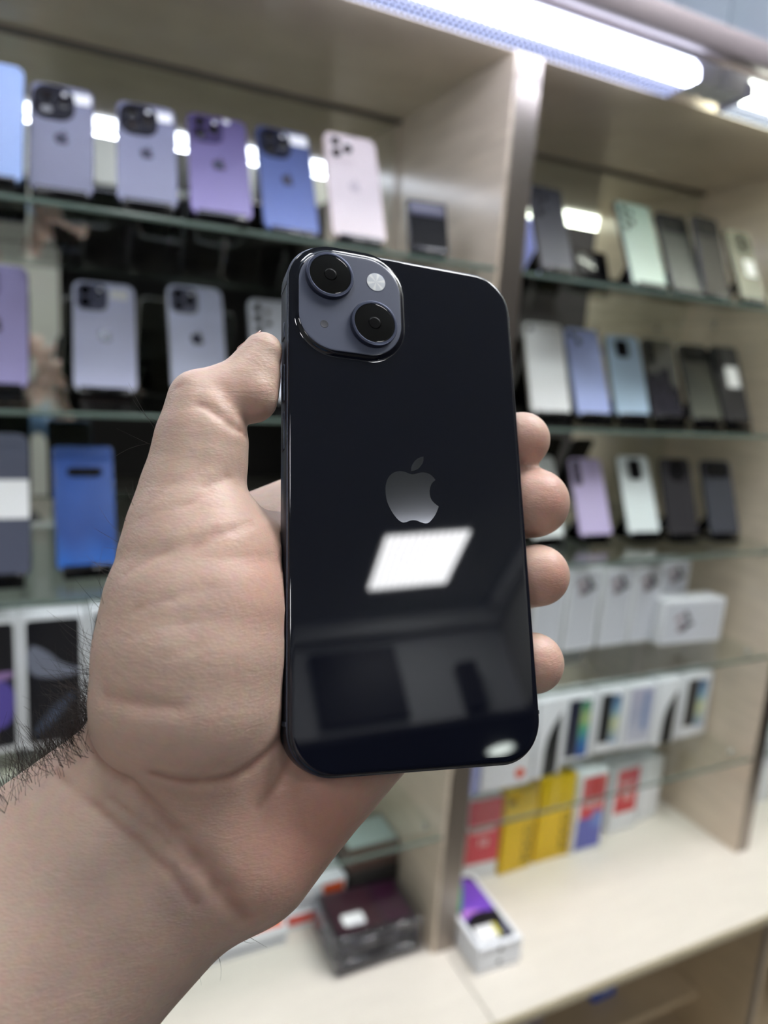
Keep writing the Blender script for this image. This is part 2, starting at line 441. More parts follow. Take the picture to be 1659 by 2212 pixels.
# ------------------------------------------------------------------ shop room behind the camera
M['led'] = emat('panel light strip', PANEL_COL, PANEL_POWER)
M['led_gap'] = emat('panel light diffuser', PANEL_COL, PANEL_POWER * 0.32)
def ceiling_panel(cx, cy, label):
    t = empty('ceiling_light', (cx, cy, CEIL)); tag(t, label, 'ceiling light', 'square ceiling panel lights')
    bxo('diffuser', -0.240, 0.240, -0.275, 0.275, -0.012, -0.004, 'led_gap', t)
    for k in range(12):
        x = -0.2285 + k * 0.0415
        bm = bmesh.new(); box(bm, x - 0.013, x + 0.013, -0.272, 0.272, -0.018, -0.0125, 0.004)
        obj('light_strip', bm, 'led', t)
    for a in (((-0.257, -0.242), (-0.292, 0.292)), ((0.242, 0.257), (-0.292, 0.292)), ((-0.242, 0.242), (-0.292, -0.277)), ((-0.242, 0.242), (0.277, 0.292))):
        bxo('frame', a[0][0], a[0][1], a[1][0], a[1][1], -0.02, -0.0005, 'white_plastic', t)
ceiling_panel(1.37, -2.99, 'ceiling panel light mirrored in the held phone')
for c_, cx in (('left', -0.15), ('middle', 0.9), ('right', 1.75)):  # unseen panels added to brighten the boxes and counter
    ceiling_panel(cx, 0.36, f'{c_} added ceiling fill panel of the row nearest the cabinets, unseen overhead')
for c_, cx in (('left', 1.10), ('right', 1.78)):  # added fill for the right cabinet, kept out of the phone's reflection
    ceiling_panel(cx, -0.12, f'{c_} added ceiling fill panel of the second row from the cabinets, out of view')
for r_, cy in (('third', -1.6), ('last', -2.99)):  # two more unseen panels, added as fill from the left
    ceiling_panel(-1.5, cy, f'left added ceiling fill panel of the {r_} row from the cabinets, behind the viewer')
t = empty('wall_screen', (1.06, -3.70, 1.30)); tag(t, 'dark television on the far wall mirrored in the held phone', 'television')
bxo('screen_panel', -0.26, 0.26, 0.02, 0.028, 0.0, 0.45, 'black_matte', t); bxo('screen_housing', -0.27, 0.27, -0.01, 0.0199, -0.01, 0.46, 'black_matte', t, 0.003)
t = empty('wall_speaker', (1.74, -3.70, 1.26)); tag(t, 'narrow dark speaker on the far wall mirrored beside the television', 'speaker')
bxo('speaker_housing', -0.06, 0.06, -0.01, 0.10, 0.0, 0.30, 'black_matte', t, 0.006); bxo('speaker_grille', -0.05, 0.05, 0.1002, 0.104, 0.02, 0.28, 'dark', t)
M['oval'] = emat('round hall lamp', (0.9, 1.0, 0.94), 15.0)
t = empty('hall_lamp', (2.17, -4.47, 1.25)); tag(t, 'round white hall lamp mirrored at the bottom of the held phone', 'lamp')
bm = bmesh.new(); lathe(bm, [(0.02, -0.03), (0.07, -0.026), (0.095, -0.012), (0.10, 0.0)], 28); obj('lamp_bowl', bm, M['oval'], t, smooth=True)
bm = bmesh.new(); lathe(bm, [(0.104, -0.01), (0.112, -0.008), (0.112, 0.0), (0.104, 0.0)], 28); obj('lamp_ring', bm, 'white_plastic', t)

# ------------------------------------------------------------------ display phones and their stands
def lens_set(kind, w, h):
    """camera layout of a phone back: list of (x, y, r) lenses, plateau rect or None (cx, cy, w, h, r)"""
    L, T = -w / 2, h
    if kind == 'pro':    return [(L + .016, T - .016, .0068), (L + .016, T - .034, .0068), (L + .033, T - .025, .0068)], (L + .0245, T - .0245, .040, .041, .011)
    if kind == 'cover':  return [(L + .018, T - .018, .0070), (L + .018, T - .036, .0070), (L + .036, T - .027, .0070)], (L + .0255, T - .0255, .045, .045, .016)
    if kind == 'duo':    return [(L + .014, T - .014, .0060), (L + .027, T - .027, .0060)], (L + .0205, T - .0205, .030, .030, .009)
    if kind == 'single': return [(L + .013, T - .013, .0052)], None
    if kind == 'column': return [(L + .014, T - .016, .0058), (L + .014, T - .033, .0058), (L + .014, T - .050, .0058), (L + .029, T - .022, .0040), (L + .029, T - .040, .0045)], None
    if kind == 'col3':   return [(L + .015, T - .014, .0052), (L + .015, T - .030, .0052), (L + .015, T - .046, .0052)], (L + .015, T - .030, .020, .054, .007)
    if kind == 'rect':   return [(0 - .005, T - .020, .0052), (-.005, T - .035, .0052), (.008, T - .028, .0040)], (.001, T - .030, .032, .044, .008)
    if kind == 'square': return [(0.0, T - .020, .0050), (0.0, T - .034, .0050), (-.011, T - .027, .0040)], (-.004, T - .0285, .030, .036, .006)
    if kind == 'wide':   return [(-.016, T - .022, .0060), (.0, T - .022, .0060), (.016, T - .022, .0060)], (0, T - .022, w * .82, .034, .012)
    if kind == 'round':  return [(0.0, T - .018, .0055), (0.0, T - .034, .0055), (.018, T - .026, .0038)], (0.002, T - .027, .048, .046, .023)
    if kind == 'pill':   return [(-.009, T - .036, .0040), (0.001, T - .036, .0040), (.012, T - .036, .0060)], (.001, T - .036, .046, .013, .0065)
    return [], None

def make_phone(pos, back, label, cams, plate=None, has_logo=None, sticker=None, gap=0.0, rad=0.155, frame=None, group='phones on display stands', extra=None):
    X, Y, z, w, h, yaw, lean = pos
    u = Vector((math.cos(yaw), math.sin(yaw), 0)); n0 = Vector((math.sin(yaw), -math.cos(yaw), 0))
    v = Vector((0, 0, 1)) * math.cos(lean) - n0 * math.sin(lean); wv = u.cross(v)
    rot = Matrix((u, v, wv)).transposed().to_euler()
    t = empty('smartphone', (X, Y, z), rot); tag(t, label, 'phone', group)
    bmat = back if not isinstance(back, tuple) else pmat('phone back ' + label[:24], back, 0.42)
    fmat = pmat('phone frame ' + label[:24], frame or tuple(c * .8 for c in (back if isinstance(back, tuple) else (120, 120, 125))), 0.25, metal=0.6)
    r = w * rad
    bm = rings(bmesh.new(), w, h, r, [(.0008, -.0079), (0, -.0070), (0, -.0012), (.0005, -.0006)], 6, 0, h / 2)
    obj('frame', bm, fmat, t, smooth=True, angle=40)
    bm = rings(bmesh.new(), w, h, r, [(.0007, -.0010), (.0009, -.0003), (.0018, 0.0)], 6, 0, h / 2)
    obj('back_glass', bm, bmat, t, smooth=True, angle=40)
    bm = rings(bmesh.new(), w - .002, h - .002, r, [(.0002, -.0086), (.0, -.0081)], 6, 0, h / 2)
    obj('screen', bm, 'screen', t)
    ls, pl = lens_set(cams, w, h)
    if pl:
        pm = bmat if plate is None else (plate if not isinstance(plate, tuple) else pmat('camera plate ' + label[:22], plate, 0.5, spec=.1))
        bm = rings(bmesh.new(), pl[2], pl[3], pl[4], [(0, 0.0001), (0.0004, .0014), (.0009, .0017)], 5, pl[0], pl[1])
        bump = obj('camera_bump', bm, pm, t, smooth=True, angle=40)
    base = .0017 if pl else .0001
    for (lx, ly, lr) in ls:
        bm = lathe(bmesh.new(), [(lr, base), (lr, base + .0012), (lr * .88, base + .0014), (lr * .84, base + .0009), (0.0004, base + .0009)], 18, lx, ly)
        obj('lens', bm, 'lens', t, smooth=True, angle=30)
    if ls and pl and cams in ('pro', 'cover', 'duo'):
        bm = lathe(bmesh.new(), [(.0026, base), (.0026, base + .0002)], 12, pl[0] + pl[2] * .25, pl[1] + pl[3] * .27); obj('flash', bm, 'sticker', t)
    if has_logo:
        bm = logo(bmesh.new(), w / .0715 * .001, 0, h * .5, .0001, .00025, 1); obj('logo', bm, has_logo, t)
    if sticker:
        sx, sy, sw, sh = sticker
        bm = rings(bmesh.new(), sw, sh, .002, [(0, .0001), (0, .0004)], 3, sx, sy); obj('price_sticker', bm, 'sticker', t)
    if extra: extra(t, w, h)
    # the stand
    zs = z - max(q for q in ZS if q < z)
    s = empty('phone_stand', (X, Y, z - zs), (0, 0, yaw)); tag(s, ' '.join(('black stand holding the ' + label.replace(',', '')).split()[:16]), 'stand', 'phone stands')
    th = math.pi / 2 - lean
    def tilt(nm, x0, x1, y0, y1, z0, z1, bev=.0006):
        return bxo(nm, x0, x1, y0, y1, z0, z1, 'black_acrylic', s, bev, (0, 0, zs), (th, 0, 0))
    hw = w * .40
    tilt('tray', -hw, hw, -.0042 - gap, -.0008 - gap, -.0135 - gap, .0036 + gap)
    tilt('front_lip', -hw, hw, -.0042 - gap, .0050, .0008 + gap, .0042 + gap, .0016)
    tilt('back_plate', -hw, hw, -.0042 - gap, h * .62, -.0135 - gap, -.0095 - gap)
    bxo('base_plate', -hw, hw, -.010, .085, .0002, .0034, 'black_acrylic', s, .0006)
    y1 = (h * .35) * math.sin(lean) + .013; z1 = zs + h * .35 * math.cos(lean)
    ln = math.hypot(.078 - y1, z1 - .0036)
    bxo('rear_leg', -hw * .5, hw * .5, -.0015, .0015, 0, ln, 'black_acrylic', s, 0, (0, .078, .0036), (math.atan2(.078 - y1, z1 - .0036), 0, 0))
    bxo('front_block', -hw, hw, -.008, .006, .0036, max(.0045, zs - .0075), 'black_acrylic', s)
    return t

DARKLOGO = pmat('dark logo', (50, 50, 66), 0.45, spec=.2)
GREYLOGO = pmat('silver shiny logo', (205, 205, 215), 0.12, metal=1.0)
CLEAR = glassmat('clear phone case', (0.95, 0.97, 0.98), 0.12)
def clear_case(t, w, h):
    bm = rings(bmesh.new(), w + .005, h + .005, w * .13, [(0, -.0095), (0, .0002), (.0012, .0012)], 5, 0, h / 2, cap0=False, cap1=False)
    obj('clear_case', bm, CLEAR, t, smooth=True, angle=40)
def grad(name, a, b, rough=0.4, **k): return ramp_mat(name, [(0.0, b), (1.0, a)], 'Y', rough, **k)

make_phone((-.0400, .9450, .1735, .0715, .1430, -.09, .36), (140, 164, 208), 'light blue phone cut off at the left edge, top shelf', 'duo')
make_phone((.0346, .9555, .1722, .0688, .1411, -.0903, .4003), (108, 110, 132), 'grey violet phone beside the light blue one, top shelf', 'cover', (30, 30, 38), DARKLOGO, (.019, .1260, .0245, .0135))
make_phone((.1280, .9451, .1723, .0695, .1443, -.0925, .4688), (112, 114, 138), 'second grey violet phone from the left, top shelf', 'cover', (30, 30, 38), DARKLOGO, (.018, .1285, .0245, .0135))
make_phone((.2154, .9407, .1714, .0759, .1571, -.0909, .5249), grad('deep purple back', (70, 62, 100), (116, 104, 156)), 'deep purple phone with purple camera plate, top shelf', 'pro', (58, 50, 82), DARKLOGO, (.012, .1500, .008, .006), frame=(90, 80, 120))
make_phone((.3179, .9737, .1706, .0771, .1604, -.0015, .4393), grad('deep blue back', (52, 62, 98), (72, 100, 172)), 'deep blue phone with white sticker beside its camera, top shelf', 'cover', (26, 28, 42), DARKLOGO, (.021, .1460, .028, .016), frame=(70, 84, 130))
make_phone((.4070, .9529, .1707, .0786, .1648, -.0440, .4326), (204, 192, 192), 'pale gold phone with three black lenses, right end of top shelf', 'pro', None, pmat('pale logo', (178, 168, 172), .5), None, frame=(220, 200, 190))
def fold_band(t, w, h):
    bxo('grey_band', -w * .44, w * .44, h * .70, h * .96, .0002, .0009, pmat('grey band', (78, 76, 96), .3), t, .0003)
make_phone((.5237, .9675, .1722, .0618, .0807, -.1404, .3789), pmat('black folded back', (9, 9, 12), .4, spec=.08), 'small square black folded phone with a grey top band', None, rad=.06, extra=fold_band)

make_phone((-.0431, 1.0464, -.0549, .0773, .1610, -.0579, .2870), (166, 158, 208), 'lavender phone cut off at the left edge, second shelf', 'pro', (130, 124, 170), DARKLOGO)
make_phone((.0877, 1.0381, -.0535, .0806, .1646, -.0642, .4770), (202, 206, 234), 'silver violet phone with dark camera square, second shelf', 'pro', (88, 90, 108), GREYLOGO, (.019, .1470, .024, .016), frame=(200, 200, 205))
make_phone((.2189, 1.0658, -.0503, .0813, .1671, -.0172, .4175), (208, 214, 240), 'pale silver phone just left of the thumb, second shelf', 'pro', (110, 112, 130), DARKLOGO, frame=(205, 205, 210))
make_phone((.3274, 1.0248, -.0562, .0780, .1620, -.0120, .4188), (222, 228, 240), 'white phone with many lenses behind the thumb tip', 'column')

make_phone((-.0500, .9989, -.2922, .0860, .1850, -.02, .22), (74, 78, 96), 'dark slate phone with white label cut off at the left edge', 'cover', (16, 18, 24), None, (.022, .100, .040, .050))
make_phone((.0621, 1.0254, -.2930, .0778, .1690, .0364, .3069), ramp_mat('blue shifting back', [(0.0, (48, 104, 190)), (0.25, (44, 78, 150)), (0.6, (56, 92, 168)), (1.0, (50, 88, 168))], 'Y', .22, warp=.35, wscale=2.2, coat=.4), 'blue phone in a clear case with a wide camera pill', 'pill', (16, 16, 20), None, None, frame=(90, 110, 150), rad=.08, extra=clear_case, gap=.003)

make_phone((.7860, 1.0850, .1712, .0740, .1300, -.12, .45), (176, 186, 248), 'periwinkle blue phone half hidden behind the metal post', None)
make_phone((.7492, .9543, .1702, .0698, .1448, .0759, .3825), grad('graphite back with painted wash', (26, 27, 33), (104, 104, 108), .4, spec=.12), 'tall graphite phone right beside the post, top shelf', 'column', None, None, None, rad=.07)  # lighter lower end paints the lamp's sheen into the back colour
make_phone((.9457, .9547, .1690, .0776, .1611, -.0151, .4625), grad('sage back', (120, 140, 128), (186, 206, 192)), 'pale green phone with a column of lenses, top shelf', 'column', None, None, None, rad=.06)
make_phone((1.0442, .9598, .1691, .0766, .1588, .0011, .4646), grad('dark grey back with painted wash', (22, 22, 21), (118, 120, 114), .4, spec=.12), 'dark grey phone right of the pale green one', 'wide', (24, 24, 24))  # black to grey gradient paints the lamp's specular wash
make_phone((1.1163, .9580, .1695, .0742, .1532, .1157, .3592), grad('black brown back with painted wash', (12, 10, 9), (66, 60, 54), .4, spec=.12), 'black phone third from the right end, top shelf', 'wide', (18, 16, 16))  # lamp wash on the lower part is put into the colour
make_phone((1.2080, .9560, .1698, .0723, .1482, .0237, .4408), (118, 116, 98), 'olive grey phone with white sticker at the right end of the top shelf', 'round', (92, 92, 80), None, (.010, .070, .030, .034))

make_phone((.8148, 1.0139, -.0552, .0809, .1689, -.0989, .3799), (238, 241, 240), 'white phone with one small lens, second shelf', 'single', None, None, None, frame=(200, 202, 202))
make_phone((.9168, 1.0189, -.0551, .0806, .1677, .0137, .4019), (178, 192, 240), 'lavender blue phone between the white and sky blue ones', 'duo', None, None, None, frame=(150, 164, 206))
make_phone((1.0282, 1.0372, -.0541, .0798, .1658, -.0884, .4187), (186, 212, 234), 'sky blue phone with a black camera square', 'square', (18, 18, 22), None, None, frame=(130, 146, 160))
make_phone((1.1208, 1.0374, -.0545, .0791, .1643, -.0495, .3861), ramp_mat('marbled dark back', [(0.0, (60, 58, 66)), (.45, (34, 34, 44)), (.55, (112, 112, 104)), (1.0, (110, 108, 96))], 'Y', .12, warp=.9, wscale=2.5, coat=.5), 'dark marbled phone right of the sky blue one', 'col3', (60, 60, 58))
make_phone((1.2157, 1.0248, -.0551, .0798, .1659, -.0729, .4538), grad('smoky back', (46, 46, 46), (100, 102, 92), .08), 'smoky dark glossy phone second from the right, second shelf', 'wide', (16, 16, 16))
make_phone((1.2945, 1.0168, -.0558, .0797, .1658, -.0024, .4109), (42, 42, 44), 'black phone with white sticker at the right end of the second shelf', 'col3', (28, 28, 30), None, (.008, .098, .038, .046))

make_phone((.8652, 1.0455, -.2908, .0778, .1618, .0182, .3806), (230, 236, 234), 'white phone half hidden by the fingers, third shelf', 'single')
make_phone((.9858, 1.0487, -.2908, .0779, .1610, -.0677, .4444), (198, 184, 222), 'lilac phone with a column of lenses, third shelf', 'col3', (96, 90, 108), None, None, frame=(150, 140, 168))
make_phone((1.1112, 1.0478, -.2905, .0805, .1669, -.0796, .4363), (228, 236, 236), 'white phone with a black camera rectangle, third shelf', 'rect', (14, 14, 18), None, None, frame=(180, 186, 186))
make_phone((1.1968, 1.0236, -.2910, .0786, .1635, -.0773, .3741), (44, 42, 46), 'black phone with a broad camera plate, third shelf', 'round', (26, 25, 27))
make_phone((1.3054, 1.0128, -.2912, .0786, .1630, -.1257, .3974), (58, 60, 68), 'dark slate phone at the right end of the third shelf', 'wide', (20, 20, 22))

# empty stand beside the tall graphite phone
t = empty('phone_stand', (.862, .985, ZS[0]), (0, 0, .1)); tag(t, 'empty black stand between graphite and pale green phones', 'stand', 'phone stands')
bxo('base_plate', -.04, .04, -.02, .06, .0002, .004, 'black_acrylic', t, .0006); bxo('back_plate', -.036, .036, -.002, .002, 0, .062, 'black_acrylic', t, .0006, (0, .01, .004), (-.35, 0, 0)); bxo('front_lip', -.036, .036, -.02, -.016, .004, .014, 'black_acrylic', t, .0006)
# green card leaning at the mirror above the white phone on the third shelf
t = empty('green_card', (.885, 1.235, ZS[2]), (-.14, 0, 0)); tag(t, 'green card leaning on the mirror behind the index finger', 'card')
bxo('card', -.03, .03, 0, .0015, 0.0005, .20, pmat('green card', (60, 150, 60), .5), t); bxo('card_stripe', -.03, .03, -.0006, 0, .06, .10, 'white_card', t)

# ------------------------------------------------------------------ boxes
def carton(pos, depth, mat, label, group, rad=.001):
    X, Y, z, w, h, yaw = pos
    t = empty('phone_box', (X, Y, z + .0004), (0, 0, yaw)); tag(t, label, 'box', group)
    bxo('lid', -w / 2, w / 2, 0, depth * .62, 0, h, mat, t, rad)
    bxo('tray', -w / 2 + .0006, w / 2 - .0006, depth * .62 + .0003, depth, .0006, h - .0006, 'white_card', t, rad)
    return t
def plate(t, nm, x0, x1, z0, z1, mat, lay=1):
    return bxo(nm, x0, x1, -.0003 * lay, -.0003 * (lay - 1), z0, z1, mat, t)
def poly(t, nm, pts, mat, lay=2, it=2):
    bm = extrude_poly(bmesh.new(), chaikin(pts, it) if it else pts, .0003 * (lay - 1), .0003 * lay)
    return obj(nm, bm, mat, t, (0, 0, 0), (math.pi / 2, 0, 0))

P_DARK = pmat('print near black', (24, 24, 30), .3, coat=.4)
P_SMOKE = pmat('print smoke grey', (120, 124, 140), .3, coat=.4)
P_VIOLET = pmat('print violet', (92, 80, 160), .3, coat=.4)
P_PLUM = pmat('print plum', (150, 120, 170), .3, coat=.4)
P_FLOWER = pmat('print dark petals', (44, 39, 47), .4)
P_FLOWER2 = pmat('print pink petals', (150, 130, 138), .4)
P_PALE = pmat('print pale grey', (204, 206, 214), .4)
def swoosh_print(t, w, h, hue):
    m = .007
    bm = rings(bmesh.new(), w - 2 * m, h - 2 * m, .006, [(0, 0), (0, .0003)], 4, 0, h / 2); obj('screen_print', bm, P_DARK, t, (0, 0, 0), (math.pi / 2, 0, 0))
    a = w / 2 - m - .001
    if hue == 0:
        poly(t, 'smoke_swirl', [(-a, h * .80), (-a * .3, h * .74), (a * .3, h * .62), (a, h * .58), (a, h * .54), (0, h * .52), (-a, h * .56)], P_SMOKE)
        poly(t, 'smoke_loop', [(-a * .9, h * .10), (-a * .5, h * .22), (a * .3, h * .36), (a * .9, h * .42), (a * .7, h * .33), (a * .1, h * .2), (-a * .5, h * .12)], pmat('print steel', (70, 80, 100), .3, coat=.4))
    elif hue == 1:
        poly(t, 'violet_swirl', [(-a, h * .52), (a, h * .56), (a, h * .22), (0, h * .16), (-a, h * .3)], P_VIOLET)
        poly(t, 'plum_streak', [(-a, h * .58), (a, h * .62), (a, h * .55), (-a, h * .52)], P_PLUM, 3)
    else:
        poly(t, 'violet_swirl', [(-a, h * .95), (a, h * .93), (a, h * .3), (0, h * .2), (-a, h * .3)], P_VIOLET)
        poly(t, 'plum_streak', [(-a * .2, h * .9), (a * .6, h * .8), (a * .3, h * .4), (-a * .4, h * .5)], P_PLUM, 3)
for pos, hue, lb in (((-.0595, 1.0046, ZS[3], .0720, .1880, .05), 1, 'white phone box with violet screen print at the left edge'),
                     ((.0170, 1.0026, ZS[3], .0805, .1900, .0075), 0, 'white phone box with smoky black screen print above the wrist'),
                     ((.1020, .9987, ZS[3], .0840, .1932, -.02), 2, 'white phone box with violet print peeking past the hand')):
    t = carton(pos, .045, 'white_card', lb, 'white phone boxes on the fourth shelf'); swoosh_print(t, pos[3], pos[4], hue)

def flower_print(t, w, h, turned=False):
    m = .006
    plate(t, 'pale_print', -w / 2 + m, w / 2 - m, m, h - m, P_PALE)
    s = .023
    cx, cz = ((-.15 * w, h * .5) if turned else (0, h * .80))
    for k, (dx, dz, a) in enumerate(((-.55, .35, .5), (.35, .45, 2.2), (.1, -.5, 3.6), (-.35, -.35, 1.2), (.65, -.2, .2))):
        pts = []
        for i in range(8):
            b = 2 * math.pi * i / 8; ex, ez = .62 * math.cos(b), .24 * math.sin(b)
            pts.append((cx + s * (dx + ex * math.cos(a) - ez * math.sin(a)), cz + s * (dz * (1.3 if turned else 1) + ex * math.sin(a) + ez * math.cos(a))))
        poly(t, 'petal', pts, P_FLOWER if k % 3 else P_FLOWER2, 2, 1)
for pos, lb in (((.9080, 1.0709, ZS[3], .0792, .1742, .0173), 'white box with petal print partly behind the ring finger'),
                ((.9971, 1.0744, ZS[3], .0813, .1712, .0033), 'white box with petal print right of the ring finger'),
                ((1.0880, 1.0742, ZS[3], .0800, .1673, .0202), 'white box with petal print in the middle of its row'),
                ((1.1693, 1.0727, ZS[3], .0760, .1662, .0261), 'white box with petal print left of the lying box'),
                ((1.2765, 1.1002, ZS[3], .0810, .1690, -.0333), 'white box with petal print standing behind the lying box')):
    t = carton(pos, .05, 'white_card', lb, 'white petal boxes on the fourth shelf'); flower_print(t, pos[3], pos[4])
t = carton((1.2758, 1.0366, ZS[3], .1700, .0985, -.0907), .05, 'white_card', 'white box lying on its long side in front of the petal boxes', 'white petal boxes on the fourth shelf'); flower_print(t, .170, .0985, True)

NAVY = pmat('print navy phone', (38, 42, 62), .3, coat=.3); BLACKP = pmat('print black phone', (28, 30, 32), .3, coat=.3)
AURORA = ramp_mat('aurora screen print', [(0, (24, 60, 150)), (.25, (40, 110, 170)), (.5, (90, 170, 130)), (.65, (170, 190, 120)), (1, (40, 130, 110))], 'Z', .3, warp=.25)
AURORA2 = ramp_mat('pastel screen print', [(0, (120, 150, 190)), (.4, (200, 205, 160)), (.7, (120, 160, 190)), (1, (80, 110, 150))], 'Z', .3, warp=.25)
FADED = ramp_mat('faded lilac print', [(0, (196, 196, 208)), (.5, (168, 172, 192)), (1, (186, 184, 204))], 'Z', .4, warp=.3)
def twin_print(t, w, h, a, b, low=.08):
    x0 = -w / 2 + w * .10
    plate(t, 'phone_print', x0, x0 + w * .40, h * low, h * .93, a)
    plate(t, 'screen_print', x0 + w * .41, x0 + w * .74, h * (low - .02), h * .90, b)
def arch_print(t, w, h):
    poly(t, 'dark_arch_print', [(-w * .18, 0.001), (-w * .18, .001), (-w * .16, h * .45), (w * .05, h * .66), (w * .36, h * .82), (w * .36, h * .82), (w * .34, .001), (w * .34, .001)], BLACKP, 1, 1)
Jg = 'boxes on the fifth shelf'
t = carton((.7180, 1.0162, ZS[4], .0480, .1560, .05), .05, pmat('pale violet card', (150, 156, 206), .45), 'narrow bluish box beside the post on the fifth shelf', Jg); plate(t, 'dark_print', .006, .022, .09, .15, NAVY)
t = carton((.8051, 1.0162, ZS[4], .1140, .1657, -.006), .05, 'white_card', 'wide white box with an orange dot below the held phone', Jg)
bm = lathe(bmesh.new(), [(.0110, 0), (.0110, .0003)], 24, .031, .026); obj('orange_dot', bm, pmat('orange dot', (214, 70, 6), .4), t, None, (math.pi / 2, 0, 0))
t = carton((.9087, 1.0236, ZS[4], .0718, .1661, .0802), .045, 'white_card', 'white box with black arch print beside the held phone', Jg); arch_print(t, .0718, .1661)
t = carton((1.0085, 1.0541, ZS[4], .0830, .1483, .03), .045, 'white_card', 'white box with navy phone and green blue screen print', Jg); twin_print(t, .083, .1483, NAVY, AURORA, .06)
t = carton((1.0978, 1.0586, ZS[4], .0728, .1452, -.0375), .045, 'white_card', 'white box with black phone and pastel screen print in mid row', Jg); twin_print(t, .0728, .1452, BLACKP, AURORA2, .16)
t = carton((1.1758, 1.0526, ZS[4], .0783, .1469, -.05), .045, 'white_card', 'white box with faded lilac print', Jg); plate(t, 'faded_print', -.031, .033, .012, .140, FADED); plate(t, 'blue_streak', .008, .022, .04, .13, pmat('dusty blue print', (130, 146, 186), .4), 2)
t = carton((1.2500, 1.0431, ZS[4], .0700, .1544, .0104), .045, 'white_card', 'white box with black arch print second from the right', Jg); arch_print(t, .070, .1544)
t = carton((1.3450, 1.0490, ZS[4], .0863, .1517, .009), .045, 'white_card', 'white box with black phone and pastel screen print at the row end', Jg); twin_print(t, .0863, .1517, BLACKP, AURORA2, .18)

# boxes on the counter, below the fifth shelf
Kg = 'upright boxes on the counter'
RED = pmat('red print', (196, 44, 52), .4, coat=.2); ROSE = pmat('rose red print', (202, 66, 78), .4); YEL = pmat('yellow card', (222, 184, 10), .42); BLU = pmat('violet blue print', (92, 96, 172), .4)
INK = pmat('black ink', (40, 36, 14), .5)
FR = (math.pi / 2, 0, 0)
t = carton((.8034, 1.0671, CZ, .0780, .1821, -.0626), .05, 'white_card', 'rose red box with white base next to the post', Kg)
plate(t, 'red_print', -.039, .039, .036, .181, ROSE); text_obj('lettering', 'Redmi', .022, 'sticker', t, (-.004, -.0004, .112), FR); text_obj('number_lettering', '10', .026, 'sticker', t, (0, -.0004, .082), FR)
for (x, y, w, h, yw, lb) in ((.8876, 1.0594, .0820, .1890, .0395, 'yellow box with black lettering beside the rose red box'), (.9845, 1.0633, .0930, .1947, -.005, 'yellow box with black lettering beside the red and blue box')):
    t = carton((x, y, CZ, w, h, yw), .05, YEL, lb, Kg)
    text_obj('lettering', 'POCO', .032, INK, t, (w * .32, -.0005, h * .32), (math.pi / 2, -math.pi / 2, 0))
    if w < .085: plate(t, 'black_mark', -w * .42, -w * .22, h * .84, h * .90, INK)
t = carton((1.0732, 1.0546, CZ, .0800, .1933, -.0076), .05, 'white_card', 'box with red and violet blue front', Kg)
plate(t, 'red_print', -.030, .036, .085, .185, RED); plate(t, 'blue_print', -.034, .036, .010, .085, BLU); plate(t, 'blue_figure', .006, .034, .060, .098, pmat('soft blue print', (106, 130, 196), .4), 2)
text_obj('lettering', 'Redmi', .019, 'sticker', t, (.003, -.0008, .118), FR)
t = carton((1.2076, 1.0855, CZ, .0860, .1698, .0196), .05, 'white_card', 'white framed red box right of the red and blue one', Kg)
plate(t, 'red_print', -.034, .034, .048, .158, RED); text_obj('number_lettering', '10', .030, 'sticker', t, (0, -.0004, .088), FR); text_obj('lettering', 'Redmi', .017, 'sticker', t, (0, -.0004, .122), FR)
t = carton((1.3006, 1.0994, CZ, .0687, .1586, .0921), .05, 'white_card', 'plain white box at the right end on the counter', Kg)

# two white boxes stacked flat on the counter
for k, (yw, lb) in enumerate(((-.045, 'lower white phone box of the pair on the counter by the post'), (-.035, 'upper white phone box with purple swirl print, on top of the pair'))):
    t = empty('phone_box', (.7085, .858, CZ + .0004 + k * .0262), (0, 0, yw)); tag(t, lb, 'box', 'stacked white boxes by the post')
    bxo('lid', -.0445, .0445, 0, .178, .0085, .0256, 'white_card', t, .001); bxo('tray', -.0439, .0439, .0005, .1775, 0, .0083, 'white_card', t, .0008)
    bm = logo(bmesh.new(), .00055, 0, .016, 0, .0003, 1); obj('logo', bm, pmat('grey logo ink', (60, 62, 66), .4), t, None, FR)
    if k:
        bm = rings(bmesh.new(), .072, .158, .008, [(0, .0257), (0, .0260)], 4, 0, .089); obj('screen_print', bm, P_DARK, t)
        def flat(nm, pts, m, lay, it=2): return obj(nm, extrude_poly(bmesh.new(), chaikin(pts, it) if it else pts, .0260 + .0003 * (lay - 1), .0260 + .0003 * lay), m, t)
        flat('purple_swirl', [(-.035, .060), (-.035, .075), (-.020, .120), (-.030, .166), (.033, .166), (.0355, .110), (.034, .072), (.015, .078), (-.015, .078)], pmat('print purple', (120, 76, 190), .3, coat=.3), 1)
        flat('pink_glow', [(-.0355, .066), (-.030, .090), (-.008, .086), (.012, .080), (-.010, .080), (-.026, .074)], pmat('print orchid', (190, 130, 210), .3, coat=.3), 2)
        flat('green_swirl', [(-.0355, .082), (-.0355, .160), (-.020, .1675), (.014, .1675), (.006, .146), (-.010, .118), (-.026, .092)], pmat('print green', (70, 160, 110), .3, coat=.3), 2)
        flat('grey_corner', [(.034, .014), (.034, .060), (.016, .030), (.012, .014)], pmat('print dark grey', (84, 84, 100), .3, coat=.3), 1)
        flat('label_sticker', [(-.035, .012), (.004, .012), (.008, .046), (-.030, .046)], M['sticker'], 3, 0)
        flat('yellow_label', [(.004, .018), (.012, .018), (.014, .046), (.007, .046)], pmat('yellow label', (222, 212, 40), .5), 3, 0)

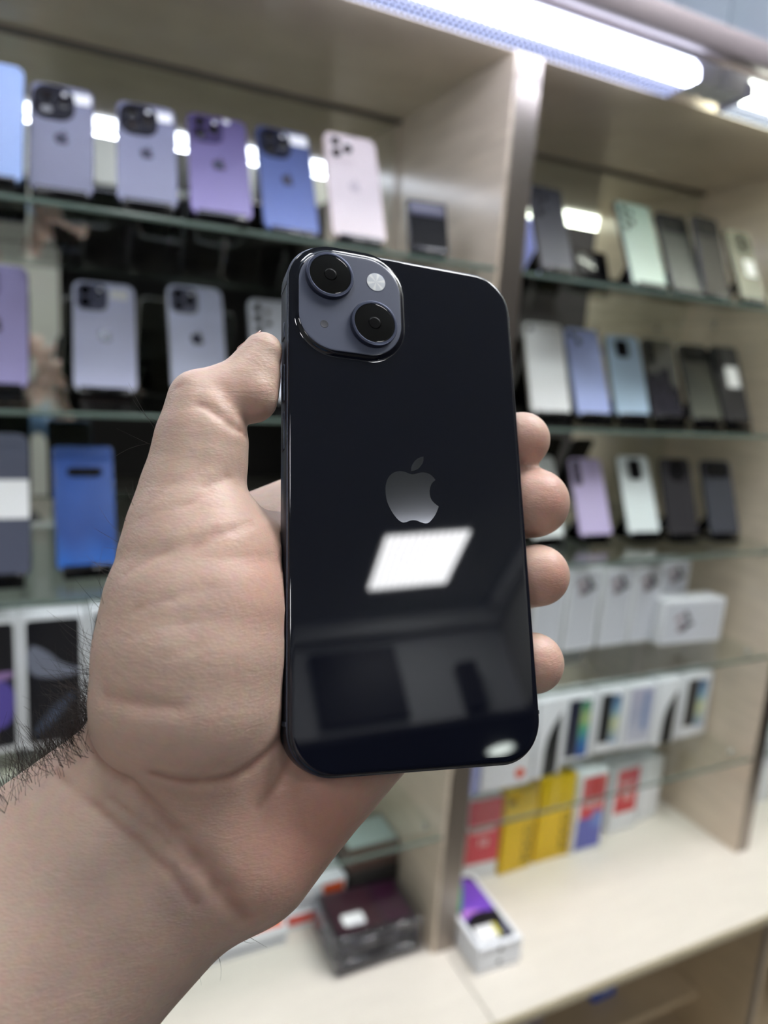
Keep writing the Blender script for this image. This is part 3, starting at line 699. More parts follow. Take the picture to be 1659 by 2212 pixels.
# wrapped packs stacked on the left counter
WRAP = glassmat('crinkled plastic wrap', (0.90, 0.90, 0.93), 0.06)
MAROON = pmat('maroon card', (62, 30, 42), .35, coat=.5); PACKBLACK = pmat('black card', (22, 22, 28), .3, coat=.6)
rnd = random.Random(5)
def pack(k, z, x, y, yw, lb, top):
    t = empty('wrapped_pack', (x, y, z), (0, 0, yw)); tag(t, lb, 'package', 'plastic wrapped packs')
    W2, D, H = .082, .115, .0105
    bxo('card_box', -W2 + .004, W2 - .004, .003, D - .003, .0012, H - .001, PACKBLACK, t, .001)
    if top:
        bxo('maroon_print', -W2 + .010, W2 * .18, .010, D - .008, H - .0009, H - .0005, MAROON, t)
        bxo('plum_print', W2 * .22, W2 * .85, .012, D - .008, H - .0009, H - .0005, pmat('plum card', (58, 20, 46), .35, coat=.5), t)
        bm = rings(bmesh.new(), .040, .028, .006, [(0, H + .0016), (0, H + .0019)], 4, -.035, .034); obj('paper_sticker', bm, 'sticker', t)
    bm = bmesh.new(); box(bm, -W2, W2, 0, D, 0, H)
    bmesh.ops.subdivide_edges(bm, edges=bm.edges[:], cuts=7, use_grid_fill=True)
    for v in bm.verts:
        v.co += Vector((rnd.gauss(0, .0016), rnd.gauss(0, .0022), 0))
        if v.co.z > H * .5: v.co.z += abs(rnd.gauss(0, .0016)) if k == 5 else abs(rnd.gauss(0, .0006))
        else: v.co.z = max(v.co.z, .0002)
    obj('plastic_wrap', bm, WRAP, t, smooth=True)
nth = ['bottom', 'second', 'third', 'fourth', 'fifth']
for k in range(6):
    pack(k, CZ + .0004 + k * .0121, (.520 if k != 5 else .518) + rnd.uniform(-.005, .005), .942 + rnd.uniform(-.006, .006), -.03 + rnd.uniform(-.06, .06),
         'topmost maroon wrapped pack with white sticker on the counter' if k == 5 else f'black plastic wrapped pack, {nth[k]} from below in the stack', k == 5)

# cartons behind them
ORG = pmat('orange print', (232, 92, 24), .45)
def flatbox(x0, x1, y0, y1, z0, z1, m, lb, parts=(), yw=0.0, group='cartons behind the wrapped packs'):
    t = empty('carton', ((x0 + x1) / 2, y0, z0 + .0004), (0, 0, yw)); tag(t, lb, 'box', group); w = (x1 - x0) / 2; h = z1 - z0 - .0008
    bxo('lid', -w, w, 0, y1 - y0, h * .45, h, m, t, .0012); bxo('tray', -w + .0008, w - .0008, .0008, y1 - y0 - .0008, 0, h * .44, m, t, .001)
    for nm, a, b, c, d, mm in parts: bxo(nm, a, b, -.0004, 0, c * h, d * h, mm, t)
    return t
t = flatbox(.215, .385, 1.045, 1.150, CZ, CZ + .036, M['white_card'], 'flat white carton with orange top band near the forearm', (('grey_line', -.08, .08, .30, .42, P_SMOKE),))
bxo('orange_band', -.06, .078, .006, .030, .0356, .0360, ORG, t)
t = flatbox(.392, .500, 1.072, 1.170, CZ, CZ + .030, M['white_card'], 'white carton with red front band behind the packs', (('red_band', -.053, .053, .35, .98, pmat('tomato red', (220, 70, 50), .45)),))
t = flatbox(.405, .506, 1.075, 1.165, CZ + .0305, CZ + .082, M['white_card'], 'white carton with orange corner on the red banded one', (('orange_corner', .004, .046, .28, .88, ORG), ('grey_line', -.045, -.002, .3, .4, P_SMOKE)), group='cartons behind the wrapped packs')
t = flatbox(.400, .612, 1.178, 1.270, CZ, CZ + .060, PACKBLACK, 'low black carton with orange end behind the packs', (('orange_end', -.04, -.005, .05, .6, ORG), ('cream_end', .0, .03, .2, .8, M['counter'])))
t = flatbox(.512, .612, 1.068, 1.160, CZ + .0, CZ + .088, M['dark'], 'tall dark carton carrying the brown box', ())
t = flatbox(.508, .612, 1.070, 1.162, CZ + .088, CZ + .134, pmat('brown leatherette', (96, 74, 66), .45), 'brown box with pale top behind the left glass shelf', ())
bxo('pale_top', -.050, .050, .008, .084, .0453, .0462, pmat('pale teal card', (176, 190, 188), .4), t)

# third bay and the base cabinet
t = carton((1.520, 1.02, ZS[4], .10, .11, 0), .05, 'white_card', 'white box beyond the dark post at the right edge', 'boxes in the third cabinet')
plate(t, 'grey_print', -.04, .04, .05, .10, P_PALE)
t = carton((1.62, 1.05, CZ, .13, .19, 0), .06, 'white_card', 'larger white box beyond the dark post at the right edge', 'boxes in the third cabinet')
plate(t, 'grey_print', -.05, .05, .10, .17, P_PALE)
t = carton((1.12, .985, IS, .066, .052, .0), .04, pmat('blue card', (28, 84, 190), .4), 'small blue box under the counter', 'things in the base cabinet')
text_obj('lettering', 'm', .040, 'sticker', t, (0, -.0004, .026), FR)
t = flatbox(.80, .93, .965, 1.10, IS, IS + .05, pmat('grey pink card', (150, 138, 140), .5), 'grey carton in the shade under the counter', (('pale_label', -.04, .03, .2, .8, P_PALE),), group='things in the base cabinet')

# ------------------------------------------------------------------ the held phone
def rodrigues(v):
    v = np.array(v); th = np.linalg.norm(v); k = v / th
    K = np.array([[0, -k[2], k[1]], [k[2], 0, -k[0]], [-k[1], k[0], 0]])
    return np.eye(3) + math.sin(th) * K + (1 - math.cos(th)) * K @ K
RPH = rodrigues((-0.23190364, -0.35244992, 0.0117156)); TPH = np.array((0.00800727, -0.00472251, 0.20137158))
PH_R, PH_U, PH_N = R.T @ RPH @ [1, 0, 0], R.T @ RPH @ [0, -1, 0], R.T @ RPH @ [0, 0, -1]
PH_T = R.T @ TPH
ph = empty('smartphone', tuple(PH_T), Matrix((PH_R, PH_U, PH_N)).transposed().to_euler())
tag(ph, 'black blue phone held up in the hand, glossy back with silver fruit logo', 'phone')
M['held_glass'] = pmat('midnight back glass', (12, 14, 23), 0.025, spec=0.5)
M['held_frame'] = pmat('midnight aluminium', (62, 66, 78), 0.38, metal=0.9)
M['held_plate'] = pmat('matte camera glass', (58, 64, 83), 0.42)
M['held_ring'] = pmat('lens ring aluminium', (70, 75, 93), 0.3, metal=0.75)
M['held_lens'] = pmat('lens cover glass', (9, 9, 10), 0.03)
M['held_iris'] = pmat('lens barrel', (3, 3, 4), 0.3, spec=0.1)
M['held_logo'] = pmat('polished logo', (106, 108, 114), 0.09, metal=1.0)
PW, PHH, PR = .0715, .1467, .0121
bm = rings(bmesh.new(), PW, PHH, PR, [(.0006, -.0080), (.0002, -.0078), (0, -.0074), (0, -.0009), (.0001, -.0006), (.00025, -.0005), (.0007, -.0005)], 14)
obj('frame', bm, 'held_frame', ph, smooth=True, angle=35)
bm = rings(bmesh.new(), PW, PHH, PR, [(.00030, -.0009), (.00030, -.0006), (.00034, -.00036), (.00046, -.00014), (.00066, .00004), (.00092, .00016), (.0013, .00023), (.0018, .00026)], 14)
obj('back_glass', bm, 'held_glass', ph, smooth=True, angle=50)
bm = rings(bmesh.new(), PW, PHH, PR, [(.0012, -.00835), (.0007, -.00815), (.0007, -.0079)], 14); obj('screen', bm, 'screen', ph, smooth=True, angle=35)
# camera bump: glossy glass swelling with a matte plate on top
bx, by, bs, br = -.01740, .0555, .0312, .0108
bm = rings(bmesh.new(), bs, bs, br, [(-.0022, .00026), (-.0015, .00031), (-.0009, .00045), (-.0005, .00068), (-.0002, .00095), (.0, .00112), (.0003, .00122)], 12, bx, by, cap0=False)
obj('camera_bump', bm, 'held_glass', ph, smooth=True, angle=60)
bm = rings(bmesh.new(), bs, bs, br, [(.0003, .00122), (.0004, .00128), (.0006, .0013)], 12, bx, by, cap0=False); obj('camera_plate', bm, 'held_plate', ph, smooth=True, angle=60)
for lx, ly in ((-.02385, .0627), (-.01085, .0496)):
    bm = lathe(bmesh.new(), [(.00705, .0013), (.00705, .0026), (.0069, .0029), (.0064, .0030), (.00615, .00295), (.0061, .0026)], 48, lx, ly, cap1=False)
    rg = obj('lens_ring', bm, 'held_ring', ph, smooth=True, angle=35)
    bm = lathe(bmesh.new(), [(.00612, .00262), (.0060, .00282), (.0058, .00288), (.0002, .00288)], 48, lx, ly); obj('lens_glass', bm, 'held_lens', rg, smooth=True, angle=35)
    bm = lathe(bmesh.new(), [(.0019, .00289), (.0015, .00290), (.0008, .00291), (.0002, .00292)], 32, lx, ly); obj('lens_iris', bm, 'held_iris', rg, smooth=True)
m, nt, out = newmat('flash lens'); b = nt.nodes.new('ShaderNodeBsdfPrincipled'); nt.links.new(b.outputs[0], out.inputs[0])
tc = nt.nodes.new('ShaderNodeTexCoord'); gr = nt.nodes.new('ShaderNodeTexGradient'); gr.gradient_type = 'RADIAL'; mp = nt.nodes.new('ShaderNodeMapping')
mp.inputs['Location'].default_value = (-.5, -.5, 0)
nt.links.new(tc.outputs['Generated'], mp.inputs[0]); nt.links.new(mp.outputs[0], gr.inputs[0])
mu = nt.nodes.new('ShaderNodeMath'); mu.operation = 'MULTIPLY'; mu.inputs[1].default_value = 38; nt.links.new(gr.outputs['Fac'], mu.inputs[0])
sn = nt.nodes.new('ShaderNodeMath'); sn.operation = 'SINE'; nt.links.new(mu.outputs[0], sn.inputs[0])
cr = nt.nodes.new('ShaderNodeValToRGB'); cr.color_ramp.elements[0].color = (*s2l((186, 191, 196)), 1); cr.color_ramp.elements[1].color = (*s2l((210, 212, 211)), 1)
nt.links.new(sn.outputs[0], cr.inputs[0]); nt.links.new(cr.outputs[0], b.inputs['Base Color']); b.inputs['Roughness'].default_value = .25
fx, fy = -.00954, .06364
bm = lathe(bmesh.new(), [(.00285, .0013), (.00285, .00138), (.0025, .00142), (.0002, .00143)], 32, fx, fy); fl = obj('flash', bm, m, ph, smooth=True, angle=40)
bm = lathe(bmesh.new(), [(.0030, .0013), (.0030, .00136), (.00286, .00138), (.00286, .0013)], 32, fx, fy, False, False); obj('flash_rim', bm, 'held_ring', fl, smooth=True, angle=40)
bm = lathe(bmesh.new(), [(.00118, .0013), (.00112, .00135), (.0009, .00132), (.0001, .00131)], 24, -.02539, .04782); obj('microphone', bm, pmat('microphone mesh', (34, 36, 46), .5), ph, smooth=True, angle=40)
bm = logo(bmesh.new(), .001, 0, 0, .00020, .00029, 2); obj('logo', bm, 'held_logo', ph)
for y0, y1, nm in ((.0112, .0222, 'volume_button'), (.0252, .0362, 'volume_button'), (.0440, .0490, 'mute_switch')):
    bm = bmesh.new(); box(bm, -.03610, -.0355, y0, y1, -.0058, -.0028, .0004, 2); obj(nm, bm, 'held_frame', ph, smooth=True, angle=40)
bm = bmesh.new(); box(bm, .0355, .03605, .022, .042, -.0058, -.0028, .0004, 2); obj('power_button', bm, 'held_frame', ph, smooth=True, angle=40)
for x, y in ((-.0358, .060), (-.0358, -.060), (.0358, .060), (.0358, -.060)):
    bxo('antenna_line', x - .0001, x + .0001, y - .0005, y + .0005, -.0074, -.0006, pmat('antenna band', (46, 50, 60), .5), ph)
bxo('charge_port', -.0045, .0045, -.07340, -.0733, -.0055, -.0025, 'black_matte', ph)

# ------------------------------------------------------------------ the hand: a signed distance field meshed as one surface
# joints are given along the sight lines of the photograph with their own depth and radius (camera frame, metres)
def node(px, py, z, rpx): return np.array([(px - 829.5) / FPX * z, (py - 1106) / FPX * z, z, rpx * z / FPX])
VOX = 0.0010
LO = np.array([-0.150, -0.062, 0.120]); HI = np.array([0.062, 0.178, 0.282])
NG = np.ceil((HI - LO) / VOX).astype(int) + 1
gx = (LO[0] + VOX * np.arange(NG[0])).astype(np.float32)[:, None, None]
gy = (LO[1] + VOX * np.arange(NG[1])).astype(np.float32)[None, :, None]
gz = (LO[2] + VOX * np.arange(NG[2])).astype(np.float32)[None, None, :]
def cone_d(a, b, flat=1.0):
    def f(x, y, z):
        ax, ay, az, ra = [float(v) for v in a]; bx, by, bz, rb = [float(v) for v in b]
        dx, dy, dz = bx - ax, by - ay, (bz - az) * flat
        L2 = dx * dx + dy * dy + dz * dz + 1e-12
        qx, qy, qz = x - ax, y - ay, (z - az) * flat
        t = np.clip((qx * dx + qy * dy + qz * dz) / L2, 0, 1)
        d = np.sqrt((qx - t * dx) ** 2 + (qy - t * dy) ** 2 + (qz - t * dz) ** 2) - (ra + (rb - ra) * t)
        return d
    return f
PRIMS = []       # (chain of tapered segments, blend radius, bounding box)
def prim(k, *nodes, flat=1.0):
    ns = [node(*n) for n in nodes]
    if len(ns) == 1: ns = ns * 2
    fs = [cone_d(a, b, flat) for a, b in zip(ns[:-1], ns[1:])]
    def chain(x, y, z):
        d = fs[0](x, y, z)
        for f in fs[1:]: d = smin(d, f(x, y, z), .0010)
        return d
    A = np.array(ns); lo = (A[:, :3] - A[:, 3:]).min(0) - .020; hi = (A[:, :3] + A[:, 3:]).max(0) + .020
    PRIMS.append((chain, k, lo, hi))
# forearm and wrist
prim(.010, (365, 1775, .193, 272), (103, 2009, .184, 312), (-120, 2225, .172, 335), (-330, 2430, .160, 350), flat=1.45)
# heel of the hand and palm behind the phone
prim(.012, (548, 1838, .191, 142), (690, 1650, .2065, 148), (815, 1508, .2165, 146))
prim(.010, (480, 1700, .196, 160), (640, 1480, .2135, 175))
prim(.010, (560, 1600, .207, 170), (720, 1270, .2290, 205), flat=1.6)
prim(.008, (612, 1216, .2085, 108), (640, 1290, .214, 120))
# thumb ball and thumb
prim(.014, (408, 1500, .1822, 204), (416, 1410, .1835, 204), (426, 1316, .1858, 196), (428, 1215, .1878, 168), (421, 1155, .1888, 146),
     (416, 1100, .1895, 122), (419, 1056, .1903, 111), (430, 1000, .1915, 103), (436, 950, .1925, 99), (437, 905, .1930, 84), (430, 866, .1932, 64))
prim(.0022, (431, 864, .1935, 62), (480, 842, .1955, 54), (520, 825, .1975, 53), (568, 761, .2010, 44))
prim(.0022, (510, 858, .1950, 50), (542, 856, .1972, 58), (556, 815, .1995, 52))
# fingers: base, middle joint, end joint, tip
FING = []
def finger(k, *n):
    prim(k, *n); FING.append([node(*q) for q in n])
finger(.005, (556, 1150, .2300, 88), (700, 1085, .2400, 80), (930, 1000, .2480, 70), (1085, 955, .2430, 60), (1128, 950, .2285, 60))
finger(.004, (660, 1210, .2320, 92), (990, 1125, .2520, 74), (1118, 1092, .2430, 72), (1156, 1086, .2255, 74))
finger(.004, (740, 1340, .2270, 90), (1000, 1275, .2460, 72), (1125, 1250, .2370, 66), (1163, 1243, .2195, 67))
finger(.004, (815, 1460, .2200, 78), (1000, 1440, .2340, 64), (1118, 1436, .2290, 62), (1152, 1432, .2135, 66))

def smin(a, b, k):
    h = np.maximum(k - np.abs(a - b), 0) / k
    return np.minimum(a, b) - h * h * k * 0.25
def smax(a, b, k): return -smin(-a, -b, k)
def phone_sd(x, y, z, grow):
    q = [x - TPH[0], y - TPH[1], z - TPH[2]]
    lx = RPH[0, 0] * q[0] + RPH[1, 0] * q[1] + RPH[2, 0] * q[2]
    ly = RPH[0, 1] * q[0] + RPH[1, 1] * q[1] + RPH[2, 1] * q[2]
    lz = RPH[0, 2] * q[0] + RPH[1, 2] * q[1] + RPH[2, 2] * q[2] - .0039
    r2 = PR
    ax = np.abs(lx) - (PW / 2 - r2); ay = np.abs(ly) - (PHH / 2 - r2)
    d2 = np.sqrt(np.maximum(ax, 0) ** 2 + np.maximum(ay, 0) ** 2) + np.minimum(np.maximum(ax, ay), 0) - r2
    dz = np.maximum(lz - .0042, -lz - .06)      # z runs away from the viewer: from the screen up past the back glass
    return np.maximum(d2, dz) - grow

D = np.full(tuple(NG), 0.05, np.float32)
for f, k, lo, hi in PRIMS:
    i0 = np.clip(np.floor((lo - LO) / VOX).astype(int), 0, NG); i1 = np.clip(np.ceil((hi - LO) / VOX).astype(int) + 1, 0, NG)
    if (i1 <= i0).any(): continue
    s = tuple(slice(a, b) for a, b in zip(i0, i1))
    D[s] = smin(D[s], f(gx[s[0]], gy[:, s[1]], gz[:, :, s[2]]).astype(np.float32), k)

# creases: lines laid on the skin, found by walking along the sight line to the surface
def field_at(p):
    q = (np.asarray(p) - LO) / VOX; i = np.clip(np.floor(q).astype(int), 0, NG - 2); t = q - i
    c = D[i[0]:i[0] + 2, i[1]:i[1] + 2, i[2]:i[2] + 2]
    c = c[0] * (1 - t[0]) + c[1] * t[0]; c = c[0] * (1 - t[1]) + c[1] * t[1]
    return c[0] * (1 - t[2]) + c[1] * t[2]
def skin_at(px, py):
    for z in np.arange(.125, .26, .0006):
        p = np.array([(px - 829.5) / FPX * z, (py - 1106) / FPX * z, z])
        if field_at(p) < 0: return p
    return None
CREASES = []
def crease(pts, w, d):
    P = [skin_at(*p) for p in pts]
    for a, b in zip(P[:-1], P[1:]):
        if a is not None and b is not None: CREASES.append((a, b, w, d))
crease([(330, 1672), (440, 1692), (530, 1668), (606, 1598)], .0024, .0009)     # below the thumb ball
crease([(120, 1665), (215, 1745), (300, 1812), (370, 1880), (420, 1950)], .0022, .0007)                  # wrist lines
crease([(185, 1600), (280, 1695), (386, 1806), (440, 1868), (482, 1925), (535, 1985)], .0035, .0016)
crease([(150, 1640), (250, 1730), (345, 1795), (430, 1890)], .0016, .0005)
crease([(432, 872), (470, 895), (500, 920), (536, 943)], .0016, .0012)                                    # under the thumb's end joint
crease([(378, 838), (395, 832)], .0012, .0005)
crease([(289, 1316), (370, 1292), (455, 1266)], .0016, .00035)
crease([(275, 1376), (409, 1343)], .0016, .00030)
crease([(347, 1420), (440, 1393)], .0014, .00025)
crease([(231, 1501), (300, 1520), (386, 1526)], .0030, .0005)
crease([(318, 1092), (380, 1040), (436, 1006)], .0014, .0003)
crease([(440, 1052), (490, 1030), (534, 1046)], .0016, .0004)
crease([(300, 1120), (400, 1090), (455, 1062)], .0016, .0003)
crease([(270, 1240), (360, 1190), (470, 1150)], .0018, .00035)
crease([(420, 1180), (500, 1145), (545, 1130)], .0020, .0004)
crease([(560, 1740), (600, 1690), (640, 1610)], .0022, .0005)
for a, b, w, d in CREASES:
    lo = np.minimum(a, b) - 3 * w; hi = np.maximum(a, b) + 3 * w
    i0 = np.clip(np.floor((lo - LO) / VOX).astype(int), 0, NG); i1 = np.clip(np.ceil((hi - LO) / VOX).astype(int) + 1, 0, NG)
    s = tuple(slice(p, q) for p, q in zip(i0, i1))
    dd = cone_d((*a, 0), (*b, 0))(gx[s[0]], gy[:, s[1]], gz[:, :, s[2]])
    D[s] = np.maximum(D[s], D[s] + (d * np.exp(-(dd / (w * .6)) ** 2)).astype(np.float32))
D = smax(D, -phone_sd(gx, gy, gz, .0001).astype(np.float32), .0007)

def surface_nets(D):
    S = D < 0
    nx, ny, nz = D.shape
    cs = np.zeros((nx - 1, ny - 1, nz - 1), np.int8)
    for a in (0, 1):
        for b in (0, 1):
            for c in (0, 1): cs += S[a:nx - 1 + a, b:ny - 1 + b, c:nz - 1 + c]
    I = np.argwhere((cs > 0) & (cs < 8))
    idx = np.full(cs.shape, -1, np.int32); idx[tuple(I.T)] = np.arange(len(I))
    acc = np.zeros((len(I), 3)); cnt = np.zeros(len(I))
    cor = [(a, b, c) for a in (0, 1) for b in (0, 1) for c in (0, 1)]
    val = {c: D[I[:, 0] + c[0], I[:, 1] + c[1], I[:, 2] + c[2]] for c in cor}
    for c in cor:
        for ax in range(3):
            if c[ax]: continue
            e = list(c); e[ax] = 1; e = tuple(e)
            va, vb = val[c], val[e]; m = (va < 0) != (vb < 0)
            t = np.where(m, va / np.where(m, va - vb, 1), 0)
            p = np.tile(np.array(c, float), (len(I), 1)); p[:, ax] += t
            acc[m] += p[m]; cnt[m] += 1
    V = I + acc / cnt[:, None]
    F = []
    for ax in range(3):
        o = [a for a in range(3) if a != ax]
        A = np.take(S, range(0, D.shape[ax] - 1), ax); B = np.take(S, range(1, D.shape[ax]), ax)
        E = np.argwhere(A != B)
        E = E[(E[:, o[0]] > 0) & (E[:, o[1]] > 0) & (E[:, o[0]] < D.shape[o[0]] - 1) & (E[:, o[1]] < D.shape[o[1]] - 1)]
        ins = S[tuple(E.T)]
        q = []
        for d0, d1 in ((1, 1), (0, 1), (0, 0), (1, 0)):
            c = E.copy(); c[:, o[0]] -= d0; c[:, o[1]] -= d1; q.append(idx[tuple(c.T)])
        q = np.stack(q, 1)
        flip = ins if ax != 1 else ~ins
        q[~flip] = q[~flip][:, ::-1]
        F.append(q)
    F = np.concatenate(F); F = F[(F >= 0).all(1)]
    return V * VOX + LO, F
HV, HF = surface_nets(D)
# drop the open end outside the grid, keep it one shell; relax the grid steps a little
def relax(V, F, it, lam):
    for _ in range(it):
        s = np.zeros_like(V); n = np.zeros(len(V))
        for a, b in ((0, 1), (1, 2), (2, 3), (3, 0)):
            np.add.at(s, F[:, a], V[F[:, b]]); np.add.at(n, F[:, a], 1)
            np.add.at(s, F[:, b], V[F[:, a]]); np.add.at(n, F[:, b], 1)
        V = V + lam * (s / np.maximum(n, 1)[:, None] - V)
    return V
HV = relax(HV, HF, 3, .5)
WV = HV @ R                                # camera frame to world: R.T applied to each row
me = bpy.data.meshes.new('hand')
hand_base = WV.mean(0)
me.from_pydata([tuple(v) for v in (WV - hand_base)], [], [tuple(int(i) for i in f) for f in HF])
me.polygons.foreach_set('use_smooth', [True] * len(me.polygons))
# skin tone map: 0 pale, 1 red; anchored to the skin itself
tone = np.zeros(len(HV), np.float32)
vein = np.zeros(len(HV), np.float32)
def blot(px, py, z, r, a, arr):
    c = node(px, py, z, r); arr += (a * np.exp(-((HV - c[:3]) ** 2).sum(1) / (c[3] ** 2))).astype(np.float32)
for b in ((620, 1810, .182, 170, .8), (720, 1730, .192, 120, .5), (560, 1250, .176, 120, .55), (1150, 960, .22, 60, .7), (1190, 1080, .216, 70, .8), (1200, 1250, .21, 70, .8), (1190, 1430, .204, 60, .6),
          (520, 840, .184, 80, .45), (400, 1640, .17, 130, .2), (440, 1120, .18, 70, .3), (545, 1200, .19, 60, .4)):
    blot(*b[:4], b[4] * .6, tone)
for b in ((385, 1940, .17, 60, .5), (200, 1900, .165, 70, .4), (250, 2060, .16, 60, .5), (120, 2130, .155, 70, .45), (320, 1770, .172, 50, .35), (470, 1290, .168, 50, .3)):
    blot(*b, vein)
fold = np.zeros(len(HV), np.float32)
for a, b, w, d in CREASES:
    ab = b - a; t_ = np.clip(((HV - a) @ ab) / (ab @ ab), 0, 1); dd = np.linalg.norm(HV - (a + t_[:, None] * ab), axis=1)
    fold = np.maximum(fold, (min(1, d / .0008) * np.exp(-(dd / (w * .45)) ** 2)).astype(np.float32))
for nm, arr in (('tone', tone), ('vein', vein), ('fold', fold)):
    at = me.attributes.new(nm, 'FLOAT', 'POINT'); at.data.foreach_set('value', np.clip(arr, 0, 1.2).astype(np.float32))

# skin
m, nt, out = newmat('skin'); N = nt.nodes.new; Lk = nt.links.new
b = N('ShaderNodeBsdfPrincipled'); Lk(b.outputs[0], out.inputs[0])
def attr(n):
    a = N('ShaderNodeAttribute'); a.attribute_name = n; return a.outputs['Fac']
def mix(fac, c1, c2, mode='MIX'):
    x = N('ShaderNodeMixRGB'); x.blend_type = mode
    for i, v in ((0, fac), (1, c1), (2, c2)):
        if isinstance(v, (int, float)): x.inputs[i].default_value = v
        elif isinstance(v, tuple): x.inputs[i].default_value = (*v, 1)
        else: Lk(v, x.inputs[i])
    return x.outputs[0]
tc = N('ShaderNodeTexCoord')
n1 = N('ShaderNodeTexNoise'); n1.inputs['Scale'].default_value = 55; n1.inputs['Detail'].default_value = 3; Lk(tc.outputs['Object'], n1.inputs['Vector'])
n2 = N('ShaderNodeTexNoise'); n2.inputs['Scale'].default_value = 420; n2.inputs['Detail'].default_value = 2; Lk(tc.outputs['Object'], n2.inputs['Vector'])
c = mix(n1.outputs['Fac'], s2l((184, 160, 144)), s2l((174, 148, 135)))
c = mix(attr('tone'), c, s2l((184, 122, 106)))
c = mix(attr('vein'), c, s2l((136, 118, 114)))
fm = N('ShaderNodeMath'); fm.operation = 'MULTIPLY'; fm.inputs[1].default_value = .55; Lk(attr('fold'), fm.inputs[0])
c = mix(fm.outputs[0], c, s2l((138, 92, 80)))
c = mix(.10, c, n2.outputs['Color'], 'OVERLAY')
Lk(c, b.inputs['Base Color'])
b.inputs['Roughness'].default_value = .46; b.inputs['Specular IOR Level'].default_value = .4
b.inputs['Subsurface Weight'].default_value = .22; b.inputs['Subsurface Radius'].default_value = (1.0, .35, .2); b.inputs['Subsurface Scale'].default_value = .003
mp = N('ShaderNodeMapping'); mp.inputs['Rotation'].default_value = (0, .5, .3); mp.inputs['Scale'].default_value = (1, 1, 3.0); Lk(tc.outputs['Object'], mp.inputs[0])
vo = N('ShaderNodeTexVoronoi'); vo.inputs['Scale'].default_value = 900; Lk(mp.outputs[0], vo.inputs['Vector'])
n3 = N('ShaderNodeTexNoise'); n3.inputs['Scale'].default_value = 160; n3.inputs['Detail'].default_value = 4; n3.inputs['Distortion'].default_value = 1.0; Lk(mp.outputs[0], n3.inputs['Vector'])
b1 = N('ShaderNodeBump'); b1.inputs['Strength'].default_value = .14; b1.inputs['Distance'].default_value = .0003; Lk(vo.outputs['Distance'], b1.inputs['Height'])
b2 = N('ShaderNodeBump'); b2.inputs['Strength'].default_value = .2; b2.inputs['Distance'].default_value = .0006; Lk(n3.outputs['Fac'], b2.inputs['Height']); Lk(b1.outputs[0], b2.inputs['Normal'])
Lk(b2.outputs[0], b.inputs['Normal'])
M['skin'] = m
me.materials.append(m)
# the rest of the person, standing behind the camera: a coarser field of the same kind (world frame, camera height = 0)
def field_mesh(chains, vox, lo, hi, k, cut=None):
    lo, hi = np.array(lo), np.array(hi); n = np.ceil((hi - lo) / vox).astype(int) + 1
    x = (lo[0] + vox * np.arange(n[0])).astype(np.float32)[:, None, None]; y = (lo[1] + vox * np.arange(n[1])).astype(np.float32)[None, :, None]; z = (lo[2] + vox * np.arange(n[2])).astype(np.float32)[None, None, :]
    F_ = np.full(tuple(n), .3, np.float32)
    for ch in chains:
        d = None
        for a, b in zip(ch[:-1], ch[1:]):
            e = cone_d(a, b)(x, y, z); d = e if d is None else smin(d, e, .012)
        F_ = smin(F_, d, k)
    if cut: F_ = np.maximum(F_, cut(x, y, z))
    global VOX, LO
    keep = VOX, LO; VOX, LO = vox, lo
    V_, Q_ = surface_nets(F_.astype(np.float32)); VOX, LO = keep
    return relax(V_, Q_, 3, .5), Q_
W0 = R.T @ node(103, 2009, .184, 1)[:3]; W1 = R.T @ node(-330, 2430, .160, 1)[:3]
EL = W1 + (W1 - W0) / np.linalg.norm(W1 - W0) * .15
j4 = lambda p, r: (*[float(v) for v in p], r)
SHL, SHR = (-.33, -.34, -.20), (.03, -.38, -.20)
arm_l = [j4(W1 + (W0 - W1) * .25, .030), j4(W1, .036), j4(EL, .043), j4(SHL, .052)]
arm_r = [(.035, -.085, -.055, .030), (.06, -.125, -.13, .027), (.15, -.27, -.42, .041), j4(SHR, .052)]
trunk = [(-.15, -.36, -.10, .055), (-.15, -.38, -.19, .075), (-.15, -.38, -.32, .125), (-.15, -.38, -.52, .110), (-.15, -.39, -.68, .125)]
chest = [(-.27, -.38, -.24, .075), (-.03, -.38, -.24, .075)]
legs = [[(-.15 + sx * .07, -.39, -.70, .105), (-.15 + sx * .09, -.38, -1.10, .062), (-.15 + sx * .09, -.40, -1.46, .042), (-.15 + sx * .10, -.31, -1.515, .032)] for sx in (-1, 1)]
HC = np.array((-.15, -.33, .07))
head = [[j4(HC + (0, -.01, .035), .082), j4(HC + (0, .02, -.055), .060)], [j4(HC + (0, .075, .02), .008), j4(HC + (0, .098, -.015), .012)],
        [j4(HC + (-.080, -.01, .015), .010), j4(HC + (-.080, -.01, -.02), .008)], [j4(HC + (.080, -.01, .015), .010), j4(HC + (.080, -.01, -.02), .008)],
        [j4(HC + (0, .03, -.08), .045), (-.15, -.36, -.12, .052)], [j4(HC + (-.018, .076, -.048), .006), j4(HC + (.018, .076, -.048), .006)]]
fing_r = [[(.030, -.080, -.040, .014), (.012 + .004 * q, -.060, -.030 + .018 * q, .0085), (-.012, -.055, -.026 + .018 * q, .0075)] for q in range(4)] + [[(.045, -.080, -.050, .014), (.035, -.058, -.062, .010), (.015, -.050, -.060, .009)]]
BV, BF = field_mesh([trunk, chest, arm_l, arm_r] + legs + head + fing_r, .009, (-.46, -.56, -1.56), (.24, .16, .24), .014)
allv = np.concatenate([WV, BV]) - hand_base
nh = len(WV)
me2 = bpy.data.meshes.new('person')
me2.from_pydata([tuple(v) for v in allv], [], [tuple(int(i) for i in f) for f in HF] + [tuple(int(i) + nh for i in f) for f in BF])
me2.polygons.foreach_set('use_smooth', [True] * len(me2.polygons))
